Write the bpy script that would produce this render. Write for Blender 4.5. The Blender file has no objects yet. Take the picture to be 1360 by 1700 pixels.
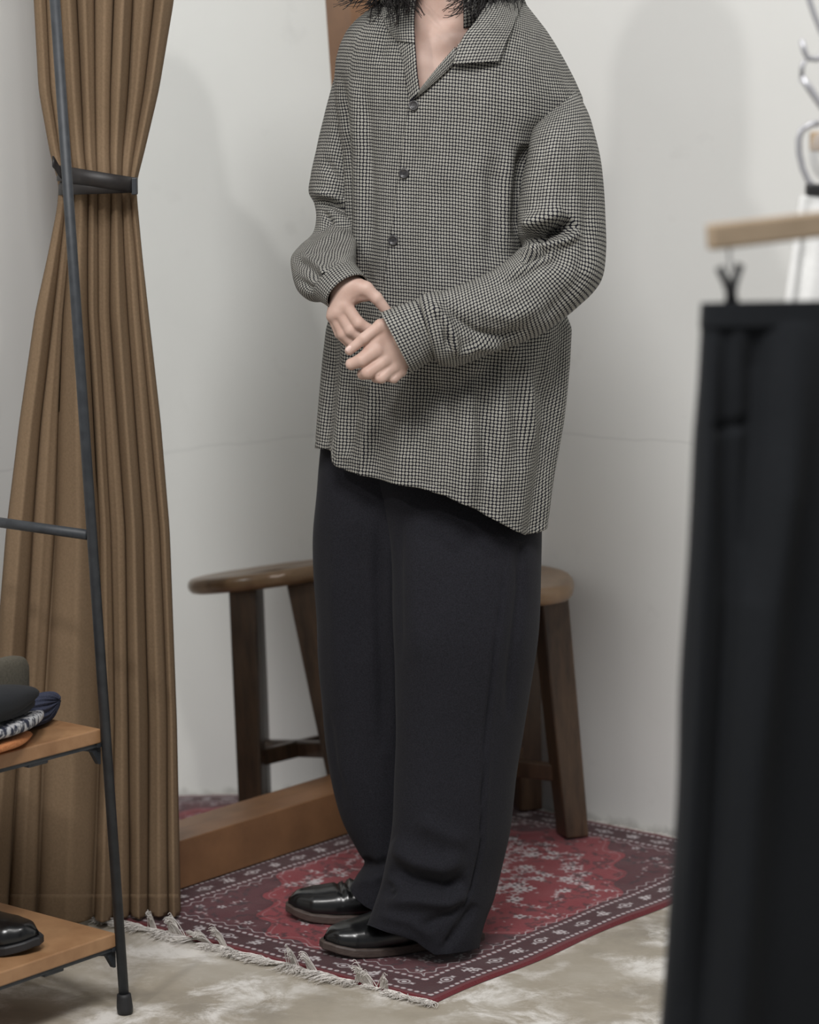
import bpy, bmesh, math, random
import numpy as np
from mathutils import Vector
from mathutils.bvhtree import BVHTree

random.seed(7); rng = np.random.default_rng(7)
scene = bpy.context.scene
col = scene.collection

# ------------------------------------------------------------------ camera
F_PX = 4500.0; PITCH = math.radians(8.8); CAM_H = 1.38
cam_d = bpy.data.cameras.new('camera'); cam = bpy.data.objects.new('camera', cam_d); col.objects.link(cam)
cam.location = (0, 0, CAM_H); cam.rotation_euler = (math.pi/2 - PITCH, 0, 0)
cam_d.sensor_fit = 'VERTICAL'; cam_d.sensor_height = 36.0; cam_d.sensor_width = 36.0
cam_d.lens = F_PX/1700*36.0; cam_d.clip_start = 0.05
cam_d.dof.use_dof = True; cam_d.dof.focus_distance = 4.2; cam_d.dof.aperture_fstop = 4.0
scene.camera = cam

# ------------------------------------------------------------------ world, lights, exposure
wd = bpy.data.worlds.new('room_light'); scene.world = wd; wd.use_nodes = True
bg = wd.node_tree.nodes['Background']; bg.inputs['Color'].default_value = (0.93, 0.96, 1.0, 1); bg.inputs['Strength'].default_value = 0.28

def lamp(name, kind, loc, target, energy, size, color):
    d = bpy.data.lights.new(name, kind); o = bpy.data.objects.new(name, d); col.objects.link(o)
    o.location = loc
    o.rotation_euler = (Vector(target)-Vector(loc)).to_track_quat('-Z', 'Y').to_euler()
    d.energy = energy; d.color = color
    if kind == 'AREA': d.shape = 'DISK'; d.size = size
    elif kind == 'SPOT': d.shadow_soft_size = size; d.spot_size = math.radians(95); d.spot_blend = 0.8
    return o
lamp('track_spot_left', 'SPOT', (-1.30, 2.05, 2.55), (0.1, 4.5, 0.6), 74, 0.07, (1.0, 0.98, 0.95))
lamp('track_spot_right', 'SPOT', (0.50, 2.65, 2.95), (0.40, 4.9, 0.3), 62, 0.14, (1.0, 0.98, 0.96))
lamp('overhead_fill', 'AREA', (-0.3, 1.2, 3.6), (0.0, 4.6, 0.4), 118, 1.1, (1.0, 0.99, 0.98))  # broad fill added for soft fold shading, standing in for several ceiling lights
scene.view_settings.view_transform = 'Standard'; scene.view_settings.look = 'None'
scene.view_settings.exposure = -0.23; scene.view_settings.gamma = 1.0
scene.view_settings.use_curve_mapping = False

# ------------------------------------------------------------------ picture <-> place helpers
CAM = np.array([0, 0, CAM_H]); FW = np.array([0, math.cos(PITCH), -math.sin(PITCH)]); UP = np.array([0, math.sin(PITCH), math.cos(PITCH)])
def ray(x, y):
    x = np.asarray(x, float); y = np.asarray(y, float)
    d = FW*F_PX + np.stack([x-680, 0*x, 0*x], -1) + (850-y)[..., None]*UP
    return d/np.linalg.norm(d, axis=-1, keepdims=True)
def atY(x, y, Y):
    d = ray(x, y); return CAM + d*(np.asarray(Y, float)/d[..., 1])[..., None]
def atZ(x, y, z=0.0):
    d = ray(x, y); return CAM + d*((z-CAM_H)/d[..., 2])[..., None]
def proj(P):
    v = P-CAM; z = v@FW
    return np.stack([680+F_PX*v[..., 0]/z, 850-F_PX*(v@UP)/z], -1)
def crom(tab, t):
    """smooth (Catmull-Rom) resample of the rows of tab at t in [0,1]"""
    tab = np.asarray(tab, float); n = len(tab)-1
    u = np.clip(np.asarray(t, float)*n, 0, n-1e-9); i = u.astype(int); f = (u-i)[:, None]
    g = lambda k: tab[np.clip(k, 0, n)]
    p0, p1, p2, p3 = g(i-1), g(i), g(i+1), g(i+2)
    return 0.5*((2*p1)+(-p0+p2)*f+(2*p0-5*p1+4*p2-p3)*f*f+(-p0+3*p1-3*p2+p3)*f**3)
def snoise(P, seed=0, octs=6):
    r = np.random.default_rng(seed); out = np.zeros(P.shape[:-1])
    for k in range(octs):
        d = r.normal(size=3); d /= np.linalg.norm(d); out += np.sin(P@d*(1+0.35*k)+r.uniform(0, 6.28))
    return out/octs

# ------------------------------------------------------------------ materials
def new_mat(name):
    m = bpy.data.materials.new(name); m.use_nodes = True
    return m, m.node_tree.nodes, m.node_tree.links, m.node_tree.nodes['Principled BSDF']
def lin(c):
    return tuple(((v/255)/12.92 if v/255 <= .04045 else ((v/255+.055)/1.055)**2.4) for v in c)+(1,)
def noise_tex(N, L, scale, detail=4, coord='Object', stretch=None, rough=0.55):
    tc = N.new('ShaderNodeTexCoord'); t = N.new('ShaderNodeTexNoise')
    t.inputs['Scale'].default_value = scale; t.inputs['Detail'].default_value = detail; t.inputs['Roughness'].default_value = rough
    if stretch:
        mp = N.new('ShaderNodeMapping'); mp.inputs['Scale'].default_value = stretch
        L.new(tc.outputs[coord], mp.inputs['Vector']); L.new(mp.outputs[0], t.inputs['Vector'])
    else: L.new(tc.outputs[coord], t.inputs['Vector'])
    return t
def ramp(N, L, src, stops):
    r = N.new('ShaderNodeValToRGB'); e = r.color_ramp.elements
    while len(e) < len(stops): e.new(0.5)
    for k, (p, c) in enumerate(stops): e[k].position = p; e[k].color = c
    L.new(src, r.inputs['Fac']); return r
def bump(N, L, src, bsdf, strength, dist, prev=None):
    b = N.new('ShaderNodeBump'); b.inputs['Strength'].default_value = strength; b.inputs['Distance'].default_value = dist
    L.new(src, b.inputs['Height'])
    if prev: L.new(prev.outputs[0], b.inputs['Normal'])
    L.new(b.outputs[0], bsdf.inputs['Normal']); return b
def simple(name, c1, c2=None, scale=30, rough=0.6, bmp=0.0, bdist=0.002, metal=0.0, stretch=None, sheen=0.0, spec=0.5, coord='Object'):
    m, N, L, b = new_mat(name)
    t = noise_tex(N, L, scale, stretch=stretch, coord=coord)
    r = ramp(N, L, t.outputs['Fac'], [(0.3, lin(c1)), (0.7, lin(c2 or c1))])
    L.new(r.outputs[0], b.inputs['Base Color'])
    b.inputs['Roughness'].default_value = rough; b.inputs['Metallic'].default_value = metal
    b.inputs['Specular IOR Level'].default_value = spec
    if sheen: b.inputs['Sheen Weight'].default_value = sheen; b.inputs['Sheen Roughness'].default_value = 0.4
    if bmp: bump(N, L, t.outputs['Fac'], b, bmp, bdist)
    return m

def shirt_material():
    m, N, L, b = new_mat('dotted_crepe')
    uv = N.new('ShaderNodeUVMap'); uv.uv_map = 'UVMap'
    mp = N.new('ShaderNodeMapping'); mp.inputs['Scale'].default_value = (1/.0047, 1/.0052, 1)
    L.new(uv.outputs[0], mp.inputs['Vector'])
    def vm(op, a, bb=None):
        n = N.new('ShaderNodeVectorMath'); n.operation = op
        L.new(a, n.inputs[0])
        if bb is not None:
            if isinstance(bb, tuple): n.inputs[1].default_value = bb
            else: L.new(bb, n.inputs[1])
        return n
    def mt(op, a, bb=None, c=None):
        n = N.new('ShaderNodeMath'); n.operation = op
        for k, v in enumerate((a, bb, c)):
            if v is None: continue
            if isinstance(v, (int, float)): n.inputs[k].default_value = v
            else: L.new(v, n.inputs[k])
        return n.outputs[0]
    fr = vm('FRACTION', mp.outputs[0]); ce = vm('SUBTRACT', fr.outputs[0], (.5, .5, 0))
    sep = N.new('ShaderNodeSeparateXYZ'); L.new(ce.outputs[0], sep.inputs[0])
    dist = mt('SQRT', mt('ADD', mt('POWER', mt('ABSOLUTE', sep.outputs[0]), 2.0), mt('POWER', mt('ABSOLUTE', sep.outputs[1]), 2.0)))
    fl = vm('FLOOR', mp.outputs[0]); s2 = N.new('ShaderNodeSeparateXYZ'); L.new(fl.outputs[0], s2.inputs[0])
    par = mt('FLOORED_MODULO', mt('ADD', s2.outputs[0], s2.outputs[1]), 2.0)
    par = mt('GREATER_THAN', par, 0.5)
    rad = mt('ADD', mt('MULTIPLY', par, 0.07), 0.36)
    mask = N.new('ShaderNodeMapRange'); mask.interpolation_type = 'SMOOTHSTEP'
    L.new(mt('SUBTRACT', dist, rad), mask.inputs['Value'])
    mask.inputs['From Min'].default_value = 0.05; mask.inputs['From Max'].default_value = -0.05
    ctr = mt('MULTIPLY', mt('LESS_THAN', mt('ABSOLUTE', mt('SUBTRACT', dist, 0.2)), 0.06), par)
    nz = noise_tex(N, L, 60, 3)
    dotc = ramp(N, L, nz.outputs['Fac'], [(0.3, lin((150, 148, 140))), (0.7, lin((168, 166, 158)))])
    mixc = N.new('ShaderNodeMix'); mixc.data_type = 'RGBA'; L.new(mt('MULTIPLY', ctr, 0.45), mixc.inputs['Factor'])
    L.new(dotc.outputs[0], mixc.inputs['A']); mixc.inputs['B'].default_value = lin((70, 70, 75))
    mixb = N.new('ShaderNodeMix'); mixb.data_type = 'RGBA'; L.new(mask.outputs[0], mixb.inputs['Factor'])
    mixb.inputs['A'].default_value = lin((15, 15, 26)); L.new(mixc.outputs['Result'], mixb.inputs['B'])
    L.new(mixb.outputs['Result'], b.inputs['Base Color'])
    b.inputs['Roughness'].default_value = 0.75; b.inputs['Specular IOR Level'].default_value = 0.25
    n2 = noise_tex(N, L, 350, 2); bump(N, L, n2.outputs['Fac'], b, 0.25, 0.0006)
    return m

def skin_material():
    m, N, L, b = new_mat('skin')
    t = noise_tex(N, L, 26, 4)
    r = ramp(N, L, t.outputs['Fac'], [(0.3, lin((190, 158, 144))), (0.7, lin((203, 175, 162)))])
    L.new(r.outputs[0], b.inputs['Base Color']); b.inputs['Roughness'].default_value = 0.5
    b.inputs['Specular IOR Level'].default_value = 0.35
    b.inputs['Subsurface Weight'].default_value = 0.12; b.inputs['Subsurface Radius'].default_value = (.012, .005, .003); b.inputs['Subsurface Scale'].default_value = 0.5
    t2 = noise_tex(N, L, 420, 3); bump(N, L, t2.outputs['Fac'], b, 0.12, 0.0006)
    return m

def wood(name, dark, light, scale=6, stretch=(1, 1, 14), rough=0.45, coord='Object'):
    m, N, L, b = new_mat(name)
    t = noise_tex(N, L, scale, 6, stretch=stretch, coord=coord, rough=0.62)
    t2 = noise_tex(N, L, scale*0.5, 3, coord=coord)
    ad = N.new('ShaderNodeMath'); ad.operation = 'MULTIPLY_ADD'; L.new(t.outputs['Fac'], ad.inputs[0]); ad.inputs[1].default_value = 0.7
    ml = N.new('ShaderNodeMath'); ml.operation = 'MULTIPLY'; L.new(t2.outputs['Fac'], ml.inputs[0]); ml.inputs[1].default_value = 0.3
    L.new(ml.outputs[0], ad.inputs[2])
    r = ramp(N, L, ad.outputs[0], [(0.34, lin(dark)), (0.66, lin(light))])
    L.new(r.outputs[0], b.inputs['Base Color']); b.inputs['Roughness'].default_value = rough
    bump(N, L, t.outputs['Fac'], b, 0.15, 0.001)
    return m

def wall_material():
    m, N, L, b = new_mat('painted_plaster')
    t = noise_tex(N, L, 1.6, 5); t2 = noise_tex(N, L, 9, 6)
    r = ramp(N, L, t.outputs['Fac'], [(0.25, lin((222, 222, 219))), (0.75, lin((230, 230, 227)))])
    r2 = ramp(N, L, t2.outputs['Fac'], [(0.22, lin((198, 197, 196))), (0.36, (1, 1, 1, 1))])
    mx = N.new('ShaderNodeMix'); mx.data_type = 'RGBA'; mx.blend_type = 'MULTIPLY'; mx.inputs['Factor'].default_value = 0.2
    L.new(r.outputs[0], mx.inputs['A']); L.new(r2.outputs[0], mx.inputs['B'])
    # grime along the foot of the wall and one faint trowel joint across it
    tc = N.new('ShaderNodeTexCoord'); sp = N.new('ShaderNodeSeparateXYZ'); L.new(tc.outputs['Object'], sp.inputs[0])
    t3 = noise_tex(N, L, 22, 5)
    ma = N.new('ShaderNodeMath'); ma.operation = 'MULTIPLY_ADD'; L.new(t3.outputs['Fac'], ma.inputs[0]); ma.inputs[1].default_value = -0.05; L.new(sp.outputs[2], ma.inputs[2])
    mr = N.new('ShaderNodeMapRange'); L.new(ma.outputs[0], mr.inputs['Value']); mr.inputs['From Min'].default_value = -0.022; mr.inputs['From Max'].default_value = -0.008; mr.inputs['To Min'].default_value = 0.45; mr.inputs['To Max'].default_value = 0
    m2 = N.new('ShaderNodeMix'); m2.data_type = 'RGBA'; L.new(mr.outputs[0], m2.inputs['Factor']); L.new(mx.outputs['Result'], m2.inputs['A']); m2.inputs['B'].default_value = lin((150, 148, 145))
    t4 = noise_tex(N, L, 5, 3)
    mb = N.new('ShaderNodeMath'); mb.operation = 'MULTIPLY_ADD'; L.new(t4.outputs['Fac'], mb.inputs[0]); mb.inputs[1].default_value = 0.03; L.new(sp.outputs[2], mb.inputs[2])
    mc = N.new('ShaderNodeMath'); mc.operation = 'SUBTRACT'; L.new(mb.outputs[0], mc.inputs[0]); mc.inputs[1].default_value = 0.755
    md = N.new('ShaderNodeMath'); md.operation = 'ABSOLUTE'; L.new(mc.outputs[0], md.inputs[0])
    me = N.new('ShaderNodeMapRange'); L.new(md.outputs[0], me.inputs['Value']); me.inputs['From Max'].default_value = 0.004; me.inputs['To Min'].default_value = 0.16; me.inputs['To Max'].default_value = 0
    m3 = N.new('ShaderNodeMix'); m3.data_type = 'RGBA'; L.new(me.outputs[0], m3.inputs['Factor']); L.new(m2.outputs['Result'], m3.inputs['A']); m3.inputs['B'].default_value = lin((150, 150, 150))
    L.new(m3.outputs['Result'], b.inputs['Base Color']); b.inputs['Roughness'].default_value = 0.8; b.inputs['Specular IOR Level'].default_value = 0.2
    bump(N, L, t2.outputs['Fac'], b, 0.12, 0.004)
    return m

def floor_material():
    m, N, L, b = new_mat('worn_concrete')
    t = noise_tex(N, L, 3.2, 7, rough=0.65); t2 = noise_tex(N, L, 10, 9, rough=0.74); t2.inputs['Distortion'].default_value = 0.4; t3 = noise_tex(N, L, 5, 7, rough=0.62); t3.inputs['Distortion'].default_value = 0.3
    r = ramp(N, L, t.outputs['Fac'], [(0.25, lin((128, 122, 112))), (0.5, lin((166, 157, 142))), (0.75, lin((190, 184, 173)))])
    r2 = ramp(N, L, t2.outputs['Fac'], [(0.44, (0, 0, 0, 1)), (0.58, (1, 1, 1, 1))])
    r3 = ramp(N, L, t3.outputs['Fac'], [(0.44, (0, 0, 0, 1)), (0.58, (1, 1, 1, 1))])
    mu = N.new('ShaderNodeMath'); mu.operation = 'MULTIPLY'; L.new(r2.outputs[0], mu.inputs[0]); L.new(r3.outputs[0], mu.inputs[1])
    mx = N.new('ShaderNodeMix'); mx.data_type = 'RGBA'; L.new(mu.outputs[0], mx.inputs['Factor']); L.new(r.outputs[0], mx.inputs['A']); mx.inputs['B'].default_value = lin((226, 222, 216))
    L.new(mx.outputs['Result'], b.inputs['Base Color'])
    b.inputs['Roughness'].default_value = 0.5; bump(N, L, t2.outputs['Fac'], b, 0.2, 0.003)
    return m

def rug_material():
    m, N, L, b = new_mat('woven_pile')
    a = N.new('ShaderNodeVertexColor'); a.layer_name = 'pile'
    L.new(a.outputs[0], b.inputs['Base Color']); b.inputs['Roughness'].default_value = 0.95; b.inputs['Specular IOR Level'].default_value = 0.1
    b.inputs['Sheen Weight'].default_value = 0.25
    t = noise_tex(N, L, 500, 2); bump(N, L, t.outputs['Fac'], b, 0.5, 0.002)
    return m

def trouser_material(name, c1, c2):
    m, N, L, b = new_mat(name)
    t = noise_tex(N, L, 500, 3); t2 = noise_tex(N, L, 14, 4)
    r = ramp(N, L, t.outputs['Fac'], [(0.3, lin(c1)), (0.75, lin(c2))])
    L.new(r.outputs[0], b.inputs['Base Color']); b.inputs['Roughness'].default_value = 0.9; b.inputs['Specular IOR Level'].default_value = 0.15
    b.inputs['Sheen Weight'].default_value = 0.03; b.inputs['Sheen Roughness'].default_value = 0.5
    bump(N, L, t.outputs['Fac'], b, 0.35, 0.0008)
    return m

M = dict(
    shirt=shirt_material(), skin=skin_material(), wall=wall_material(), floor=floor_material(), rug=rug_material(),
    trousers=trouser_material('charcoal_wool', (26, 26, 30), (40, 40, 46)),
    black_trousers=trouser_material('black_wool', (26, 28, 31), (35, 37, 40)),
    hair=simple('black_hair', (22, 20, 21), (36, 33, 33), 40, 0.42),
    leather=simple('black_leather', (15, 16, 17), (22, 23, 24), 60, 0.24, 0.08, 0.001, spec=0.6),
    welt=simple('brown_sole_edge', (62, 52, 48), (86, 74, 68), 90, 0.6, stretch=(1, 1, 6)),
    rubber=simple('black_rubber', (28, 28, 30), (36, 36, 38), 50, 0.6),
    curtain=simple('tan_cotton', (120, 101, 80), (131, 110, 88), 260, 0.95, 0.3, 0.0008, spec=0.1),
    strap=simple('dark_leather_strap', (28, 25, 25), (40, 36, 35), 60, 0.5, 0.1),
    steel=simple('painted_steel', (42, 45, 49), (56, 59, 63), 50, 0.5, 0.05, spec=0.4),
    shelf=wood('honey_wood', (134, 97, 66), (168, 130, 94), 5, (3, 3, 3)),
    rail=wood('orange_wood', (110, 77, 50), (140, 101, 68), 7, (1, 1, 1)),
    stool=wood('dark_stained_wood', (58, 45, 36), (98, 77, 59), 9, (6, 6, 0.8), 0.32),
    stool_seat=wood('worn_seat_wood', (112, 88, 64), (156, 127, 97), 7, (3, 1, 1), 0.28),
    hanger=simple('beech_wood', (166, 146, 122), (178, 157, 132), 30, 0.5),
    chrome=simple('chrome', (160, 160, 164), (174, 174, 178), 20, 0.3, metal=0.25),
    black_metal=simple('black_clip_metal', (30, 30, 32), (45, 44, 44), 40, 0.4),
    white_cloth=simple('white_cotton', (212, 212, 210), (220, 220, 218), 200, 0.9, 0.2, 0.0006),
    button=simple('dark_horn', (40, 39, 42), (66, 64, 64), 140, 0.32),
    fringe=simple('cream_yarn', (222, 216, 210), (240, 236, 231), 90, 0.95),
    navy_knit=simple('navy_rib_knit', (38, 42, 60), (58, 63, 84), 380, 0.95, 0.6, 0.002),
    orange_knit=simple('orange_knit', (176, 106, 62), (206, 140, 92), 300, 0.95, 0.6, 0.002),
    black_cloth=simple('black_felt', (24, 26, 30), (32, 34, 38), 300, 0.95, 0.2, 0.0006),
    olive=simple('grey_olive_canvas', (74, 70, 60), (90, 85, 74), 300, 0.9, 0.2, 0.0006),
    nail=simple('fingernail', (226, 198, 188), (232, 206, 196), 30, 0.3),
)
def marl_material():
    m, N, L, b = new_mat('marled_knit')
    t = noise_tex(N, L, 130, 2, stretch=(1, 1, .45))
    r = ramp(N, L, t.outputs['Fac'], [(0.46, lin((40, 44, 62))), (0.54, lin((190, 190, 192)))])
    L.new(r.outputs[0], b.inputs['Base Color']); b.inputs['Roughness'].default_value = 0.95; bump(N, L, t.outputs['Fac'], b, 0.6, 0.003); return m
M['marl'] = marl_material()
def mirror_material():
    m, N, L, b = new_mat('mirror_glass')
    b.inputs['Base Color'].default_value = (0.93, 0.94, 0.935, 1); b.inputs['Metallic'].default_value = 1; b.inputs['Roughness'].default_value = 0.0
    return m
M['mirror'] = mirror_material()

# ------------------------------------------------------------------ object helpers
def mesh_obj(name, V, Fc, mat, parent=None, uv=None, smooth=True, colors=None, solid=0.0, off=-1.0, subd=0):
    me = bpy.data.meshes.new(name)
    V = np.asarray(V, float)
    if isinstance(Fc, np.ndarray) and Fc.ndim == 2:
        nf, k = Fc.shape
        me.vertices.add(len(V)); me.vertices.foreach_set('co', V.ravel())
        me.loops.add(nf*k); me.loops.foreach_set('vertex_index', Fc.ravel().astype(np.int32))
        me.polygons.add(nf); me.polygons.foreach_set('loop_start', np.arange(0, nf*k, k, dtype=np.int32))
        me.update(calc_edges=True); me.validate()
    else:
        me.from_pydata([tuple(v) for v in V], [], [tuple(int(i) for i in f) for f in Fc]); me.update()
    if uv is not None:
        l = me.uv_layers.new(name='UVMap'); idx = np.empty(len(me.loops), np.int32); me.loops.foreach_get('vertex_index', idx)
        l.data.foreach_set('uv', np.asarray(uv)[idx].ravel())
    if colors is not None:
        ca = me.color_attributes.new('pile', 'FLOAT_COLOR', 'POINT'); ca.data.foreach_set('color', np.asarray(colors).ravel())
    if smooth: me.polygons.foreach_set('use_smooth', np.ones(len(me.polygons), bool))
    me.materials.append(mat)
    o = bpy.data.objects.new(name, me); col.objects.link(o)
    if parent is not None: o.parent = parent
    if solid:
        s = o.modifiers.new('thickness', 'SOLIDIFY'); s.thickness = solid; s.offset = off
    if subd:
        s = o.modifiers.new('smooth', 'SUBSURF'); s.levels = subd; s.render_levels = subd
    return o
def bm_obj(name, bm, mat, parent=None, smooth=False, bevel=0.0, seg=2):
    me = bpy.data.meshes.new(name); bmesh.ops.recalc_face_normals(bm, faces=bm.faces); bm.to_mesh(me); bm.free()
    if smooth: me.polygons.foreach_set('use_smooth', np.ones(len(me.polygons), bool))
    me.materials.append(mat); o = bpy.data.objects.new(name, me); col.objects.link(o)
    if parent is not None: o.parent = parent
    if bevel:
        b = o.modifiers.new('edges', 'BEVEL'); b.width = bevel; b.segments = seg; b.limit_method = 'ANGLE'
    return o
def thing(name, label, cat, loc, group=None):
    o = bpy.data.objects.new(name, None); col.objects.link(o); o.empty_display_size = 0.05
    o.location = loc; o['label'] = label; o['category'] = cat
    if group: o['group'] = group
    bpy.context.view_layer.update()
    return o
def adopt(root, *objs):
    """children are modelled in world coordinates: keep them there"""
    for o in objs:
        o.parent = root; o.matrix_parent_inverse = root.matrix_world.inverted()
def tag(o, label, cat, group=None):
    o['label'] = label; o['category'] = cat
    if group: o['group'] = group
    return o
def grid_faces(nr, nc, closed):
    r = np.arange(nr-1)[:, None]; c = np.arange(nc if closed else nc-1)[None, :]
    c2 = (c+1) % nc
    f = np.stack([r*nc+c, r*nc+c2, (r+1)*nc+c2, (r+1)*nc+c], -1)
    return f.reshape(-1, 4)
def tube(P, R, n=10, cap=True):
    """round tube through points P with radii R -> V, F"""
    P = np.asarray(P, float); R = np.broadcast_to(np.asarray(R, float), (len(P),))
    T = np.gradient(P, axis=0); T /= np.linalg.norm(T, axis=1, keepdims=True)+1e-12
    up = np.array([0, 0, 1.]) if abs(T[0, 2]) < 0.9 else np.array([0, 1., 0])
    V = []; a = np.linspace(0, 2*np.pi, n, endpoint=False)
    e1 = np.cross(T[0], up); e1 /= np.linalg.norm(e1)
    for p, t, r in zip(P, T, R):
        e1 = e1-t*(e1@t); e1 /= np.linalg.norm(e1)+1e-12; e2 = np.cross(t, e1)
        V.append(p+r*(np.cos(a)[:, None]*e1+np.sin(a)[:, None]*e2))
    V = np.concatenate(V); Fc = [list(f) for f in grid_faces(len(P), n, True)]
    if cap: Fc += [list(range(n))[::-1], list(range((len(P)-1)*n, len(P)*n))]
    return V, Fc
def join(parts):
    V = []; Fc = []; o = 0
    for v, f in parts:
        V.append(np.asarray(v)); Fc += [[i+o for i in ff] for ff in f]; o += len(v)
    return np.concatenate(V), Fc
def box_frame(o, ex, ey, ez, x0, x1, y0, y1, z0, z1):
    V = [o+ex*a+ey*b+ez*c for c in (z0, z1) for b in (y0, y1) for a in (x0, x1)]
    Fc = [(0, 2, 3, 1), (4, 5, 7, 6), (0, 1, 5, 4), (2, 6, 7, 3), (0, 4, 6, 2), (1, 3, 7, 5)]
    return np.array(V), Fc
def bev(o, w, seg=2):
    b = o.modifiers.new('edges', 'BEVEL'); b.width = w; b.segments = seg; b.limit_method = 'ANGLE'; return o
def seg_dist(Q, pts):
    """distance of points Q (n,2) to a polyline and arclength fraction of the nearest point"""
    pts = np.asarray(pts, float); best = np.full(len(Q), 1e9); fr = np.zeros(len(Q)); side = np.zeros(len(Q))
    Ls = np.linalg.norm(np.diff(pts, axis=0), axis=1); tot = Ls.sum(); acc = 0
    for a, b, l in zip(pts[:-1], pts[1:], Ls):
        ab = b-a; t = np.clip(((Q-a)@ab)/(l*l), 0, 1); d = np.linalg.norm(Q-a-t[:, None]*ab, axis=1)
        k = d < best; best[k] = d[k]; fr[k] = ((acc+t*l)/tot)[k]; side[k] = np.sign(ab[0]*(Q[:, 1]-a[1])-ab[1]*(Q[:, 0]-a[0]))[k]
        acc += l
    return best, fr, side
def creases(V, Nrm, items, gain=1.2):
    """press folds (depth>0 into the cloth, <0 ridge) along lines, on the side of the cloth that faces the room"""
    Q = proj(V); face = np.clip((-Nrm[:, 1])*2.0, 0, 1)
    for pts, width, depth in items:
        depth = depth*gain
        d, fr, sd = seg_dist(Q, pts)
        tap = np.clip(np.minimum(fr, 1-fr)*5, 0, 1)**0.7
        V = V + Nrm*(-(depth*np.exp(-(d/width)**2)*tap*face))[:, None]
    return V
def grid_normals(V, nr, nc, closed):
    G = V.reshape(nr, nc, 3)
    dv = np.gradient(G, axis=0)
    du = (np.roll(G, -1, 1)-np.roll(G, 1, 1)) if closed else np.gradient(G, axis=1)
    n = np.cross(du, dv); n /= np.linalg.norm(n, axis=2, keepdims=True)+1e-12
    # outward
    c = G.mean(axis=1, keepdims=True)
    s = np.sign(((G-c)*n).sum(2).mean()); return (n*s).reshape(-1, 3)
def pair_tube(rows, nr, nc, power=2.4, axes=None):
    """cloth tube swept between paired edge points. rows: (xa,ya,xb,yb,Ya,Yb,depth) -> V, uv"""
    R = crom(rows, np.linspace(0, 1, nr))
    A = atY(R[:, 0], R[:, 1], R[:, 4]); B = atY(R[:, 2], R[:, 3], R[:, 5])
    c = (A+B)/2; e1 = (B-A)/2; w = np.linalg.norm(e1, axis=1)
    ax = np.array([[0, -1.0, 0.10]]) if axes is None else crom(axes, np.linspace(0, 1, nr))
    e2 = ax*R[:, 6:7]
    th = np.linspace(0, 2*np.pi, nc, endpoint=False)
    cs, sn = np.cos(th), np.sin(th)
    cc = np.sign(cs)*np.abs(cs)**(2/power); ss = np.sign(sn)*np.abs(sn)**(2/power)
    V = c[:, None]+cc[None, :, None]*e1[:, None]+ss[None, :, None]*e2[:, None]
    seg = np.linalg.norm(np.diff(V, axis=1, append=V[:, :1]), axis=2); u = np.concatenate([np.zeros((nr, 1)), np.cumsum(seg, 1)[:, :-1]], 1)
    u = u.mean(0)[None, :]*np.ones((nr, 1))*0.5+u*0.5
    v = np.concatenate([[0], np.cumsum(np.linalg.norm(np.diff(c, axis=0), axis=1))])[:, None]*np.ones((1, nc))
    return V.reshape(-1, 3), np.stack([u, -v], -1).reshape(-1, 2)

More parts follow.
